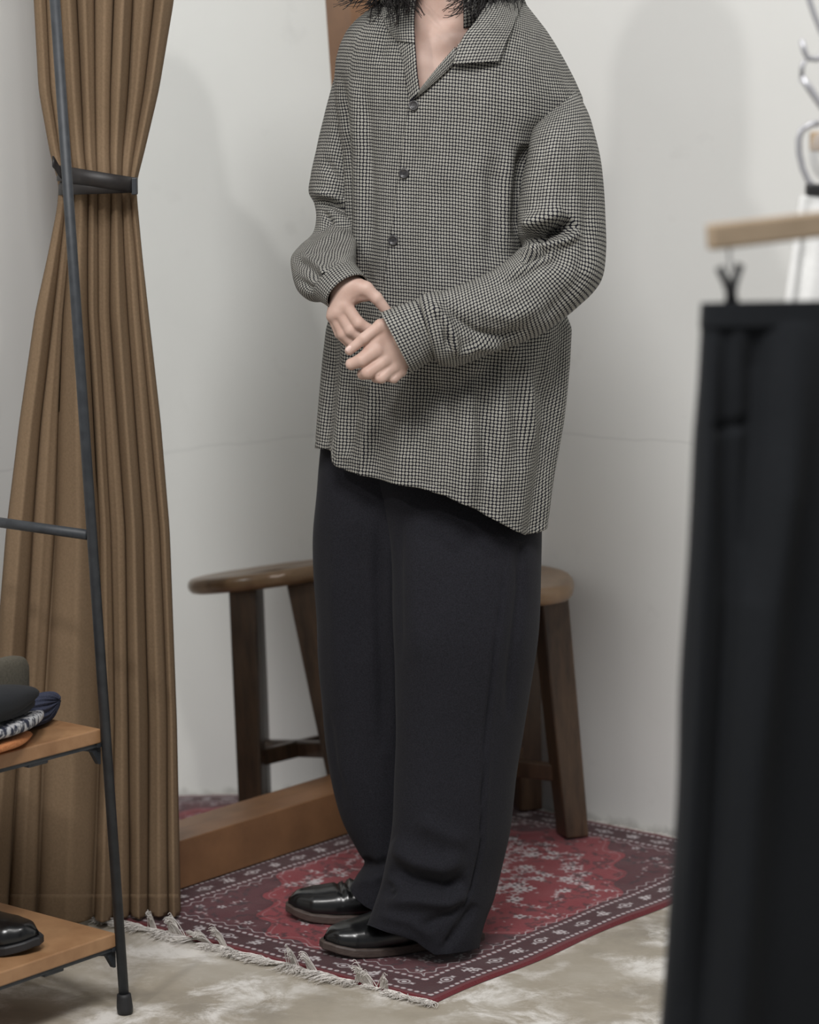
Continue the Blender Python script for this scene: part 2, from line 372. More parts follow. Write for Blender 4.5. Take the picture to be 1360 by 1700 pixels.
# ------------------------------------------------------------------ implicit surfaces (body, hands)
def prim_caps(a, b, r1, r2, squash=None):
    a = np.asarray(a, float); b = np.asarray(b, float)
    rm = max(r1, r2)
    def f(P):
        ba = b-a; t = np.clip(((P-a)@ba)/max(ba@ba, 1e-9), 0, 1)
        return np.linalg.norm(P-a-t[..., None]*ba, axis=-1)-(r1+(r2-r1)*t)
    return f, np.minimum(a, b)-rm, np.maximum(a, b)+rm
def prim_ell(c, r, ax=None):
    c = np.asarray(c, float); r = np.asarray(r, float); ax = np.eye(3) if ax is None else np.asarray(ax)
    def f(P):
        q = (P-c)@ax.T; k0 = np.linalg.norm(q/r, axis=-1); k1 = np.linalg.norm(q/(r*r), axis=-1)+1e-9
        return k0*(k0-1)/k1
    ext = np.abs(ax.T*r).sum(1)
    return f, c-ext, c+ext
def sdf_mesh(prims, h, pad=0.03, post=None):
    lo = np.min([p[0][1] for p in prims], axis=0)-pad; hi = np.max([p[0][2] for p in prims], axis=0)+pad
    n = np.ceil((hi-lo)/h).astype(int)+1
    D = np.full(n, 0.05, np.float32)
    for (f, a, b), k, sign in prims:
        m = pad*0.9+k
        i0 = np.clip(((a-m-lo)/h).astype(int), 0, n-1); i1 = np.clip(np.ceil((b+m-lo)/h).astype(int)+1, 1, n)
        gx, gy, gz = [lo[q]+h*np.arange(i0[q], i1[q]) for q in range(3)]
        P = np.stack(np.meshgrid(gx, gy, gz, indexing='ij'), -1)
        d = f(P); S = D[i0[0]:i1[0], i0[1]:i1[1], i0[2]:i1[2]]
        if sign > 0:
            hh = np.clip(0.5+0.5*(S-d)/k, 0, 1); S[...] = S*(1-hh)+d*hh-k*hh*(1-hh)
        else:
            hh = np.clip(0.5-0.5*(S+d)/k, 0, 1); S[...] = S*(1-hh)-d*hh+k*hh*(1-hh)
    ins = D < 0
    # surface nets
    c = np.zeros(np.array(D.shape)-1, np.int8)
    for dx in (0, 1):
        for dy in (0, 1):
            for dz in (0, 1):
                c += ins[dx:dx+c.shape[0], dy:dy+c.shape[1], dz:dz+c.shape[2]]
    act = (c > 0) & (c < 8); ids = np.full(c.shape, -1, np.int64); I = np.argwhere(act); ids[act] = np.arange(len(I))
    acc = np.zeros((len(I), 3)); cnt = np.zeros(len(I))
    cor = [np.array(q) for q in np.ndindex(2, 2, 2)]
    for p in cor:
        for ax in range(3):
            if p[ax]: continue
            q = p.copy(); q[ax] = 1
            d0 = D[tuple((I+p).T)]; d1 = D[tuple((I+q).T)]; k = (d0 < 0) != (d1 < 0)
            t = np.where(k, d0/(d0-d1+1e-12), 0)
            e = np.repeat(p[None].astype(float), len(I), 0); e[:, ax] = t
            acc[k] += e[k]; cnt[k] += 1
    V = lo+h*(I+acc/np.maximum(cnt, 1)[:, None])
    Fs = []
    for ax in range(3):
        a1, a2 = (ax+1) % 3, (ax+2) % 3
        sl0 = [slice(None)]*3; sl1 = [slice(None)]*3; sl0[ax] = slice(0, -1); sl1[ax] = slice(1, None)
        x = ins[tuple(sl0)] != ins[tuple(sl1)]
        J = np.argwhere(x); ok = (J[:, a1] > 0) & (J[:, a2] > 0) & (J[:, a1] < D.shape[a1]-1) & (J[:, a2] < D.shape[a2]-1); J = J[ok]
        def at(d1, d2):
            K = J.copy(); K[:, a1] += d1; K[:, a2] += d2; return ids[tuple(K.T)]
        q = np.stack([at(-1, -1), at(0, -1), at(0, 0), at(-1, 0)], -1)
        flip = ~ins[tuple(J.T)]; q[flip] = q[flip][:, ::-1]
        Fs.append(q)
    Fc = np.concatenate(Fs); Fc = Fc[(Fc >= 0).all(1)]
    return V, Fc

# ================================================================== the setting
w1 = atZ(850, 1335); w2 = atZ(1115, 1388)
A = (w2-w1)/np.linalg.norm(w2-w1)                 # along the right wall
B = np.array([-A[1], A[0], 0.0])                  # along the left wall, into the room's corner
Zu = np.array([0, 0, 1.0])
P1 = atZ(295, 1487)                               # foot of the mirror's bottom rail
left_off = 0.245
corner = w1 + A*float(((P1-A*left_off)-w1)@A)     # where the two walls meet
def slab(name, o, ex, ey, ez, dims, mat):
    V, Fc = box_frame(o, ex, ey, ez, *dims); ob = mesh_obj(name, V, Fc, mat, smooth=False); ob['kind'] = 'structure'; return ob
slab('floor', np.zeros(3), np.array([1., 0, 0]), np.array([0, 1., 0]), Zu, (-4, 4, -0.5, 6.8, -0.1, 0.0), M['floor'])
slab('wall_right', corner, A, B, Zu, (-0.1, 3.2, 0.0, 0.1, 0, 3.0), M['wall'])
slab('wall_left', corner, B, -A, Zu, (-3.2, 0.0, 0.0, 0.1, 0, 3.0), M['wall'])

# ================================================================== rug
def build_rug():
    W, Lg = 0.72, 1.005
    o = atZ(720, 1668) + A*0.0                     # near corner; runs -A (width) and +B (length)
    st = 0.0017; nu = int(W/st)+1; nv = int(Lg/st)+1
    u = np.linspace(0, W, nu)[:, None]*np.ones((1, nv)); v = np.ones((nu, 1))*np.linspace(0, Lg, nv)[None, :]
    e = np.minimum(np.minimum(u, W-u), np.minimum(v, Lg-v))
    side_uv = np.minimum(u, W-u) < np.minimum(v, Lg-v)
    along = np.where(side_uv, v, u)
    S = lambda c: np.array(lin(c)[:3])
    crim, maroon, dark, white, pale = S((132, 46, 54)), S((82, 33, 41)), S((40, 22, 30)), S((198, 190, 192)), S((176, 142, 144))
    C = np.zeros((nu, nv, 3)); C[:] = maroon
    def put(mask, c, k=1.0):
        mask = np.clip(mask, 0, 1)[..., None]*k; C[:] = C*(1-mask)+c*mask
    def soft(d, w=0.0012): return np.clip(0.5-d/w, 0, 1)
    # field with scalloped medallion
    cu, cv = W/2, Lg/2
    du, dv = (u-cu)/0.30, (v-cv)/0.43
    ang = np.arctan2(dv, du); rr = np.hypot(du, dv); edge = 0.93+0.035*np.cos(ang*18)+0.05*np.cos(ang*4)
    put(soft((rr-edge)*0.25), crim)
    put(soft(np.abs(rr-edge)*0.3-0.0016), dark, .7); put(soft(np.abs(rr-edge+0.035)*0.3-0.0012), pale, .35)
    r = np.random.default_rng(3)
    def dab(x, y, a, b, th, c, k=0.9):
        m = 1.6*max(a, b)+0.003
        i0, i1 = np.searchsorted(u[:, 0], [x-m, x+m]); j0, j1 = np.searchsorted(v[0], [y-m, y+m])
        if i0 >= i1 or j0 >= j1: return
        X = u[i0:i1, j0:j1]-x; Y = v[i0:i1, j0:j1]-y; p = X*math.cos(th)+Y*math.sin(th); q = -X*math.sin(th)+Y*math.cos(th)
        d = (np.hypot(p/a, q/b)-1)*min(a, b); k2 = (soft(d, .0016)*k)[..., None]
        C[i0:i1, j0:j1] = C[i0:i1, j0:j1]*(1-k2)+c*k2
    def flower(x, y, s, n=6, c=white, ctr=dark):
        for q in range(n):
            t = 2*np.pi*q/n; dab(x+s*math.cos(t), y+s*math.sin(t), s*.62, s*.42, t, c)
        dab(x, y, s*.42, s*.42, 0, ctr)
    # sprays of white flowers and leaves on vines, filling the medallion
    for q in range(120):
        t = r.uniform(0, 2*np.pi); R0 = math.sqrt(r.uniform(0, .80)); x = cu+.25*R0*math.cos(t); y = cv+.375*R0*math.sin(t)
        flower(x, y, r.uniform(.006, .009), r.integers(5, 7), white if r.random() < .8 else pale)
        th = r.uniform(0, 6.28); px, py = x, y
        for s in range(9):
            th += r.normal(0, .45); px += .0075*math.cos(th); py += .0075*math.sin(th)
            dab(px, py, .0048, .0011, th, white, .8)
            if s % 2: dab(px+.005*math.cos(th+1.2), py+.005*math.sin(th+1.2), .0042, .0019, th+1.0, white, .85); dab(px+.005*math.cos(th-1.2), py+.005*math.sin(th-1.2), .004, .0018, th-1.0, dark if r.random() < .2 else white, .8)
    for q in range(60):                            # dark leaves along the medallion edge
        t = 2*np.pi*q/60; R0 = .86+.05*math.sin(q*2.4); dab(cu+.25*R0*math.cos(t), cv+.385*R0*math.sin(t), .011, .005, t+1.3*(-1)**q, maroon, .85)
    for q in range(420):                           # spandrels: small pale leaves
        x, y = r.uniform(.1, W-.1), r.uniform(.1, Lg-.1)
        if math.hypot((x-cu)/.29, (y-cv)/.42) < 1.0: continue
        if r.random() < .3: flower(x, y, .0055, 5, white, dark)
        else:
            th = r.uniform(0, 6.28)
            for s in range(5): dab(x+s*.006*math.cos(th+.2*s), y+s*.006*math.sin(th+.2*s), .0045, .0016, th+.9*(-1)**s, white if s % 2 else pale, .75)
    for q in range(520):                           # small dark leaves and stems all over the field
        x, y = r.uniform(.09, W-.09), r.uniform(.09, Lg-.09); th = r.uniform(0, 6.28); inn = math.hypot((x-cu)/.3, (y-cv)/.43) < .93
        c = maroon*.75 if inn else dark*1.2
        if inn and math.hypot((x-cu)/.3, (y-cv)/.43) < .6 and r.random() < .6: continue
        for k_ in range(3): dab(x+.007*k_*math.cos(th), y+.007*k_*math.sin(th), .0060, .0028, th+.8*(-1)**k_, c, .7)
    for q in range(260):                           # faint pale specks
        x, y = r.uniform(.09, W-.09), r.uniform(.09, Lg-.09); dab(x, y, .0030, .0014, r.uniform(0, 6.28), white, .6)
    # borders
    def band(a, b, c, k=1): put(((e >= a) & (e < b)).astype(float), c, k)
    band(0, .082, maroon); band(0, .013, crim*0.55); band(.013, .0145, dark); band(.024, .0265, dark); band(.063, .0655, dark); band(.0785, .0805, dark)
    band(.0265, .063, maroon*0.62)
    ph = np.abs((along/.0135) % 1-.5)*.0135
    for ec, k in ((.019, 1), (.0715, 1)):
        put(soft(np.hypot((e-ec)/1.0, ph*0.75)-.0034), white, .85*k)
    sc = .088+.004*np.sin(along*2*np.pi/.03); put(soft(np.abs(e-sc)-.0011), white, .8)
    per = .062
    for sidei in range(4):
        Ltot = Lg if sidei < 2 else W
        for q in range(int(Ltot/per)+1):
            s = (q+.5)*per
            if s < .05 or s > Ltot-.03: continue
            x, y = [(.045, s), (W-.045, s), (s, .045), (s, Lg-.045)][sidei]
            if q % 2:
                dab(x, y, .0105, .0105, 0, white, .8); dab(x, y, .0078, .0078, 0, maroon*0.7, 1); dab(x, y, .0042, .0042, 0, white, .95)
                for z in (-1, 1):
                    dx, dy = ((0, z*.016) if sidei < 2 else (z*.016, 0)); dab(x+dx, y+dy, .005, .002, .6, white, .8); dab(x+dx, y+dy, .005, .002, -.8, white, .7)
            else:
                for z in range(14):
                    t = r.uniform(0, 6.28); R0 = r.uniform(0, .015); dab(x+R0*math.cos(t), y+R0*math.sin(t), .0034, .0015, r.uniform(0, 3), white, .85)
                flower(x, y, .0062, 6, white, maroon)
    n = r.normal(1, .055, (nu, nv, 1)); Pn = np.stack([u, v, 0*u], -1)
    C *= n*(1+.08*snoise(Pn*9, 4))[..., None]
    C = np.clip(C, 0.003, 1)
    wav = .0016*snoise(Pn*14, 9)+.0010*snoise(Pn*45, 2)
    hgt = .0065+wav; hgt = np.where(e < .002, .001, hgt)
    x_edge = .004*np.sin(v*17)*np.exp(-u/.05)
    V = o-A*(u+x_edge)[..., None]+B*v[..., None]+Zu*hgt[..., None]
    col4 = np.concatenate([C, np.ones((nu, nv, 1))], -1).reshape(-1, 4)
    root = thing('rug', 'red patterned wool rug with pale fringe lying on the concrete floor', 'rug', tuple(o))
    pile = mesh_obj('pile', V.reshape(-1, 3), grid_faces(nu, nv, False), M['rug'], colors=col4)
    # fringe on both short ends: bunches of yarn, some standing up
    parts = []
    r = np.random.default_rng(12)
    def strand(s0, end, lng, lift, sk, wob, conv=0.0):
        base = o-A*s0+B*(0.002 if end < 0 else Lg-.002)
        k = np.linspace(0, 1, 7); dirn = B*end
        p = base+dirn*(lng*k*(1-.5*lift))[:, None]+A*(sk*k+wob*np.sin(k*3)+conv*k)[:, None]+Zu*(.004+lift*lng*np.sin(k*1.9)*.95+.001*np.sin(k*5+s0*90))[:, None]
        p[:, 2] = np.maximum(p[:, 2], .0018)
        parts.append(tube(p, np.linspace(.0009, .0004, 7), 3, False))
    for end in (-1, 1):
        ntuft = 60
        for q in range(ntuft):
            s = (q+.5)/ntuft*W; stand = 0.0
            if end < 0:
                for c0 in (.10, .20, .42, .455, .575, .60):
                    if abs(W-s-c0-.02) < .006: stand = r.uniform(.7, 1.0)
                if abs(s-.145) < .012: stand = .9
                if abs(s-.435) < .008: stand = .8
                if abs(s-.535) < .012: stand = 1.0
                if abs(s-.485) < .02: stand = max(stand, .55)
            sk = r.normal(0, .010); ln = r.uniform(.024, .044)*(0.6 if s < .12 else 1)
            for z in range(26 if end < 0 else 7):
                d_ = r.normal(0, .0055); strand(s+d_, end, ln*(1 if end < 0 else .35)*r.uniform(.7, 1.2), max(0, stand+r.normal(0, .07)) if stand else max(0, r.normal(.10, .08)), sk+r.normal(0, .002 if stand else .008), r.normal(0, .0012 if stand else .004), (d_ if stand else 0)*.9)
    V2, F2 = join(parts)
    fr = mesh_obj('fringe', V2, np.array(F2), M['fringe']); fr['kind'] = 'stuff'; fr['label'] = 'pale cream yarn fringe'
    adopt(root, pile, fr)
build_rug()

# ================================================================== leaning mirror
TILT = math.radians(5.0)
def build_mirror():
    n = A*math.cos(TILT)+Zu*math.sin(TILT); up = Zu*math.cos(TILT)-A*math.sin(TILT)
    z0 = 0.0098
    o = P1+Zu*z0
    s_in0, s_in1 = -0.012, 0.715; fw = 0.062; rail_h = 0.084; Ht = 1.72; th = 0.068; rec = 0.018
    root = thing('leaning_mirror', 'tall wood framed mirror leaning on the left wall beside the curtain', 'mirror', tuple(o))
    def piece(name, a, b, c, d):
        V, Fc = box_frame(o, B, n, up, a, b, -th, 0.0, c, d); return bev(mesh_obj(name, V, Fc, M['rail'], smooth=False), .002)
    obs = [piece('frame_rail', s_in0, s_in1, 0, rail_h), piece('frame_rail', s_in0, s_in1, Ht-fw, Ht),
           piece('frame_stile', s_in0-.048, s_in0, 0, Ht), piece('frame_stile', s_in1, s_in1+fw, 0, Ht)]
    V, Fc = box_frame(o, B, n, up, s_in0-.005, s_in1+.005, -.064, -.062, rail_h-.005, Ht-fw+.005)
    g = mesh_obj('mirror_glass', V, Fc, M['mirror'], smooth=False); obs.append(g)
    V, Fc = box_frame(o, B, n, up, s_in0-.03, s_in1+.03, -.074, -.0685, .02, Ht-.02)
    obs.append(mesh_obj('backing_board', V, Fc, M['rail'], smooth=False))
    adopt(root, *obs)
build_mirror()

# ================================================================== stool
def build_stool():
    L1b, Nb = np.array([.305, 4.911, 0]), np.array([.096, 4.865, 0]); L2b = np.array([.228, 5.105, 0]); L4b = np.array([.034, 5.045, 0])
    bases = [L1b, Nb, L2b, L4b]; zt = .457
    tops = [np.array([.259, 4.945, zt]), np.array([.128, 4.918, zt]), np.array([.212, 5.062, zt]), np.array([.094, 5.028, zt])]
    ctr = sum(tops)/4
    root = thing('wooden_stool', 'dark wooden stool with oval seat and splayed legs behind the person', 'stool', (ctr[0], ctr[1], 0.008))
    ey = (L2b-L1b); ey[2] = 0; ey /= np.linalg.norm(ey); ex = np.array([ey[1], -ey[0], 0]); obs = []
    for b, t in zip(bases, tops):
        b = b.copy(); b[2] = .0095; V = []
        for p, hw in ((b, .0235), (b*.5+t*.5, .026), (t+Zu*.006, .0275)):
            for sx, sy in ((-1, -1), (1, -1), (1, 1), (-1, 1)):
                q = p+ex*hw*sx+ey*hw*sy; V.append(q)
        Fc = [(3, 2, 1, 0), (8, 9, 10, 11)]+[(k*4+i, k*4+(i+1) % 4, k*4+4+(i+1) % 4, k*4+4+i) for k in (0, 1) for i in range(4)]
        obs.append(bev(mesh_obj('leg', V, Fc, M['stool'], smooth=False), .004, 3))
    at = lambda i, z: bases[i]+(tops[i]-bases[i])*(z/zt)
    for k, (i, j) in enumerate(((1, 2), (0, 3))):   # two crossing stretchers
        p, q = at(i, .128), at(j, .128); d = q-p; Ln = np.linalg.norm(d); d /= Ln; s = np.cross(d, Zu)
        V, Fc = box_frame(p, d, s, Zu, 0, Ln, -.011, .011, -.019, .013); obs.append(bev(mesh_obj('stretcher', V, Fc, M['stool'], smooth=False), .003))
    # seat: oval, thick rounded edge, shallow saddle, softly lobed outline
    nT, ring = 96, [(0.0, 0), (.30, 0), (.55, 0), (.75, 0), (.88, 0), (.95, -.002), (.985, -.007), (1.0, -.015), (.99, -.024), (.96, -.030), (.90, -.033), (.5, -.033), (0, -.033)]
    th = np.linspace(0, 2*np.pi, nT, endpoint=False); a, b = .178, .128
    lob = 1+.018*np.cos(4*th+.4)+.012*np.cos(6*th)
    V = []
    for k, (rr, dz) in enumerate(ring):
        x = b*rr*np.cos(th)*lob; y = a*rr*np.sin(th)*lob
        z = dz*np.ones(nT)
        if k < 6: z = z-.007*np.clip(1-(rr/.9)**2, 0, 1)*(1+.35*np.cos(2*th))
        V.append(ctr+np.array([0, 0, .034])+x[:, None]*ex*-1+y[:, None]*ey+z[:, None]*Zu)
    Fc = grid_faces(len(ring), nT, True)
    obs.append(mesh_obj('seat', np.concatenate(V), Fc, M['stool_seat']))
    adopt(root, *obs)
build_stool()

# ================================================================== curtain
YR, YL = 4.420, 4.355
def build_curtain():
    ys = np.array([-330, 0, 150, 260, 305, 345, 430, 520, 700, 880, 1200, 1534.])
    tab = np.array([   # fold lines across the cloth at the heights above (left edge, valleys ..., right edge)
        [44, 58, 84, 122, 158, 192, 232, 276, 312],
        [58, 76, 100, 127, 156, 190, 220, 256, 287],
        [66, 84, 108, 134, 158, 184, 212, 240, 262],
        [86, 100, 118, 140, 160, 182, 203, 222, 236],
        [100, 110, 124, 146, 162, 184, 202, 216, 224],
        [97, 108, 122, 147, 162, 184, 203, 218, 227],
        [80, 98, 113, 146, 162, 183, 207, 226, 235],
        [60, 88, 105, 146, 162, 183, 212, 232, 245],
        [34, 68, 97, 156, 174, 196, 224, 250, 265],
        [12, 54, 91, 166, 184, 208, 238, 266, 280],
        [-14, 34, 72, 168, 190, 214, 246, 278, 292],
        [-36, 12, 60, 156, 186, 216, 246, 280, 299]], float)
    nr, per = 260, 26; ncell = tab.shape[1]-1; nc = ncell*per+1
    tt = np.linspace(0, 1, nr); yy = -330+(1534+330)*tt
    X = np.stack([np.interp(yy, ys, tab[:, j]) for j in range(tab.shape[1])], 1)
    k = np.exp(-np.linspace(-2.5, 2.5, 13)**2); k /= k.sum()
    X = np.stack([np.convolve(np.pad(X[:, j], 6, 'edge'), k, 'valid') for j in range(X.shape[1])], 1)
    s = np.linspace(0, ncell, nc); i = np.minimum(s.astype(int), ncell-1); f = s-i
    # each pleat is a rounded bulge; the cloth tucks back behind its neighbour at the valley
    skew = f+0.10*np.sin(2*np.pi*f)
    PX = X[:, i]*(1-skew)+X[:, i+1]*skew
    wid = (X[:, i+1]-X[:, i])/F_PX*4.4
    fac = np.array([.8, .5, 1.0, .9, .55, 1.15, .75, 1.1])[i][None, :]; amp = np.clip(wid*1.0*fac, .005, .045)
    lean = np.array([.5, .4, .62, .38, .6, .42, .58, .45])[i]; fl_ = np.where(f < lean, .5*f/lean, .5+.5*(f-lean)/(1-lean)); prof = np.clip(np.sin(np.pi*fl_), 0, 1)**.62
    bulge = -amp*prof[None, :]
    pinch = np.exp(-((yy-305)/55)**2)[:, None]
    tuck = np.exp(-(np.minimum(f, 1-f)/.05)**2)[None, :]*.010
    xn = (PX-X[:, :1])/(X[:, -1:]-X[:, :1])
    round_ = -.035*np.sqrt(np.clip(1-(2*xn-1)**2, 0, 1))*pinch
    Y = YL+(YR-YL)*np.clip(PX/300, -.2, 1.2)+bulge+.004*np.sin(PX/17+yy[:, None]/230)*(1-pinch)+tuck+round_+.0008*np.sin(PX/9+yy[:, None]/160)+.004*np.sin(yy[:, None]/90+i[None, :]*2)
    V = atY(PX, yy[:, None]*np.ones((1, nc)), Y)
    V[-1, :, 2] = np.maximum(V[-1, :, 2], .012)
    V = V.reshape(-1, 3); V[:, 2] = np.maximum(V[:, 2], .014)
    root = thing('curtain', 'tan cotton curtain gathered by a dark strap beside the mirror', 'curtain', (-.55, 4.42, .014))
    c = mesh_obj('drape', V, grid_faces(nr, nc, False), M['curtain'], solid=.002)
    # hem: a turned-up strip with a stitched edge
    hemrow = [q for q in range(nr) if 1478 <= yy[q]]
    G = V.reshape(nr, nc, 3)[hemrow]; Nn = np.array([0, -1, 0])
    h = mesh_obj('hem', (G+Nn*.0016).reshape(-1, 3), grid_faces(len(hemrow), nc, False), M['curtain'], solid=.0016)
    adopt(root, c, h)
    # rod above the frame, from the left wall
    ztop = V.reshape(nr, nc, 3)[0, :, 2].mean()
    a = np.array([-.30, 4.415, ztop-.004]); dx = a-corner; dist = float(dx@A); b = a+(-A*(dist-.0)); b = a+np.array([-.62, -.01, 0])
    rv = tube([a, b], .010, 12); rod = mesh_obj('curtain_rod', *rv, M['steel']); tag(rod, 'dark metal rod carrying the tan curtain above the frame', 'rod')
    # tieback: two turns of strap and a small buckle
    root = thing('curtain_tieback', 'dark leather strap with small buckle tied round the tan curtain', 'tieback', tuple(atY(160, 305, 4.35)))
    obs = []
    for (yl, yr, hpx, grow) in ((287, 308, 26, .0), (313, 309, 22, -.003)):
        n = 72; th = np.linspace(0, 2*np.pi, n, endpoint=False)
        x = 161+(64+grow*900)*np.cos(th); y = yl+(yr-yl)*(x-97)/128
        yc = 4.375+.060*(1+grow*3)*(-np.sin(th))
        rows = [atY(x, y+d*hpx/2, yc) for d in (-1, 0, 1)]
        V = np.stack(rows).reshape(-1, 3)
        obs.append(mesh_obj('strap', V, grid_faces(3, n, True), M['strap'], solid=.0028, off=1))
    # loose strap end sticking out at the left
    pts = [(104, 290), (98, 283), (92, 272), (89, 268)]
    t = np.array([atY(x, y+d, 4.335-.004*k) for d in (-9, 9) for k, (x, y) in enumerate(pts)])
    obs.append(mesh_obj('strap_end', t, [(0, 1, 5, 4), (1, 2, 6, 5), (2, 3, 7, 6)], M['strap'], solid=.0028))
    p = atY(223, 309, 4.350)
    V, Fc = box_frame(p, np.array([1., 0, 0]), np.array([0, 1., 0]), Zu, -.0045, .0045, -.006, .014, -.0135, .0135); obs.append(bev(mesh_obj('buckle', V, Fc, M['steel'], smooth=False), .0015))
    adopt(root, *obs)
build_curtain()

# ================================================================== rack at left with two shelves
foot = atZ(208, 1683)
def on_end_plane(x, y):
    d = ray(x, y); n = B; return CAM+d*(((foot-CAM)@n)/(d@n))
def build_rack():
    root = thing('clothes_rack', 'black steel rack with two honey wood shelves in front of the curtain', 'rack', tuple(foot))
    obs = []; rad = .0078
    top = on_end_plane(91, 0); dirn = (top-foot)/(top-foot)[2]
    f0 = foot+dirn*0.006; tp = foot+dirn*1.95
    rear = foot-A*.36; reart = rear+Zu*1.95
    Lr = .85
    for off in (0, 1):
        sh = -B*Lr*off
        obs.append(mesh_obj('front_leg', *tube([f0+sh, tp+sh], rad, 14), M['steel']))
        obs.append(mesh_obj('rear_leg', *tube([rear+sh+Zu*.006, reart+sh], rad, 14), M['steel']))
        for pt in (f0+sh, rear+sh+Zu*.006):
            V, Fc = tube([pt-dirn*.006, pt-dirn*.004, pt+dirn*.004, pt+dirn*.020, pt+dirn*.025, pt+dirn*.0255], [.0095, .0118, .0125, .0112, .0105, .0079], 16)
            V[:, 2] = np.maximum(V[:, 2], 0); obs.append(mesh_obj('rubber_foot', V, Fc, M['rubber']))
        pb = on_end_plane(146, 888); zb = pb[2]; pr = rear.copy(); pr[2] = pb[2]
        obs.append(mesh_obj('crossbar', *tube([pb+sh, pr+sh], rad, 14), M['steel']))
        obs.append(mesh_obj('top_bar', *tube([tp+sh, reart+sh], rad, 14), M['steel']))
    obs.append(mesh_obj('hanging_rail', *tube([(tp+reart)/2, (tp+reart)/2-B*Lr], rad*1.2, 14), M['steel']))
    for (cx, cy) in ((172, 1209), (197, 1548)):
        c = on_end_plane(cx, cy); t = .022
        dpt = float((c-rear)@A)
        c = c-A*.001
        V, Fc = box_frame(c, -A, -B, Zu, 0, dpt-.008, 0.004, Lr-.004, -t, 0); obs.append(bev(mesh_obj('shelf_board', V, Fc, M['shelf'], smooth=False), .0025, 3))
        # angle iron under the front edge, with a gusset at the leg and a bolt plate
        V, Fc = box_frame(c, -A, -B, Zu, .003, .018, 0.0, Lr, -t-.006, -t-.0002); obs.append(mesh_obj('shelf_support', V, Fc, M['steel'], smooth=False))
        V, Fc = box_frame(c, -A, -B, Zu, 0.0, dpt, 0.001, .012, -t-.006, -t-.0002); obs.append(mesh_obj('shelf_support', V, Fc, M['steel'], smooth=False))
        g = [c-B*.000-Zu*(t+.005), c-B*.045-Zu*(t+.005), c-B*.018-Zu*(t+.012), c-B*.004-Zu*(t+.034), c-Zu*(t+.034)]
        V = [p-A*.006 for p in g]+[p-A*.014 for p in g]
        Fc = [(0, 1, 2, 3, 4), (9, 8, 7, 6, 5)]+[(k, (k+1) % 5, 5+(k+1) % 5, 5+k) for k in range(5)]
        obs.append(mesh_obj('gusset', V, Fc, M['steel'], smooth=False))
        V, Fc = box_frame(c, -A, -B, Zu, .004, .02, .11, .15, -t-.011, -t-.004); obs.append(bev(mesh_obj('bolt_plate', V, Fc, M['steel'], smooth=False), .002))
    adopt(root, *obs)
    return on_end_plane(172, 1209), on_end_plane(197, 1548)
SH_UP, SH_LO = build_rack()

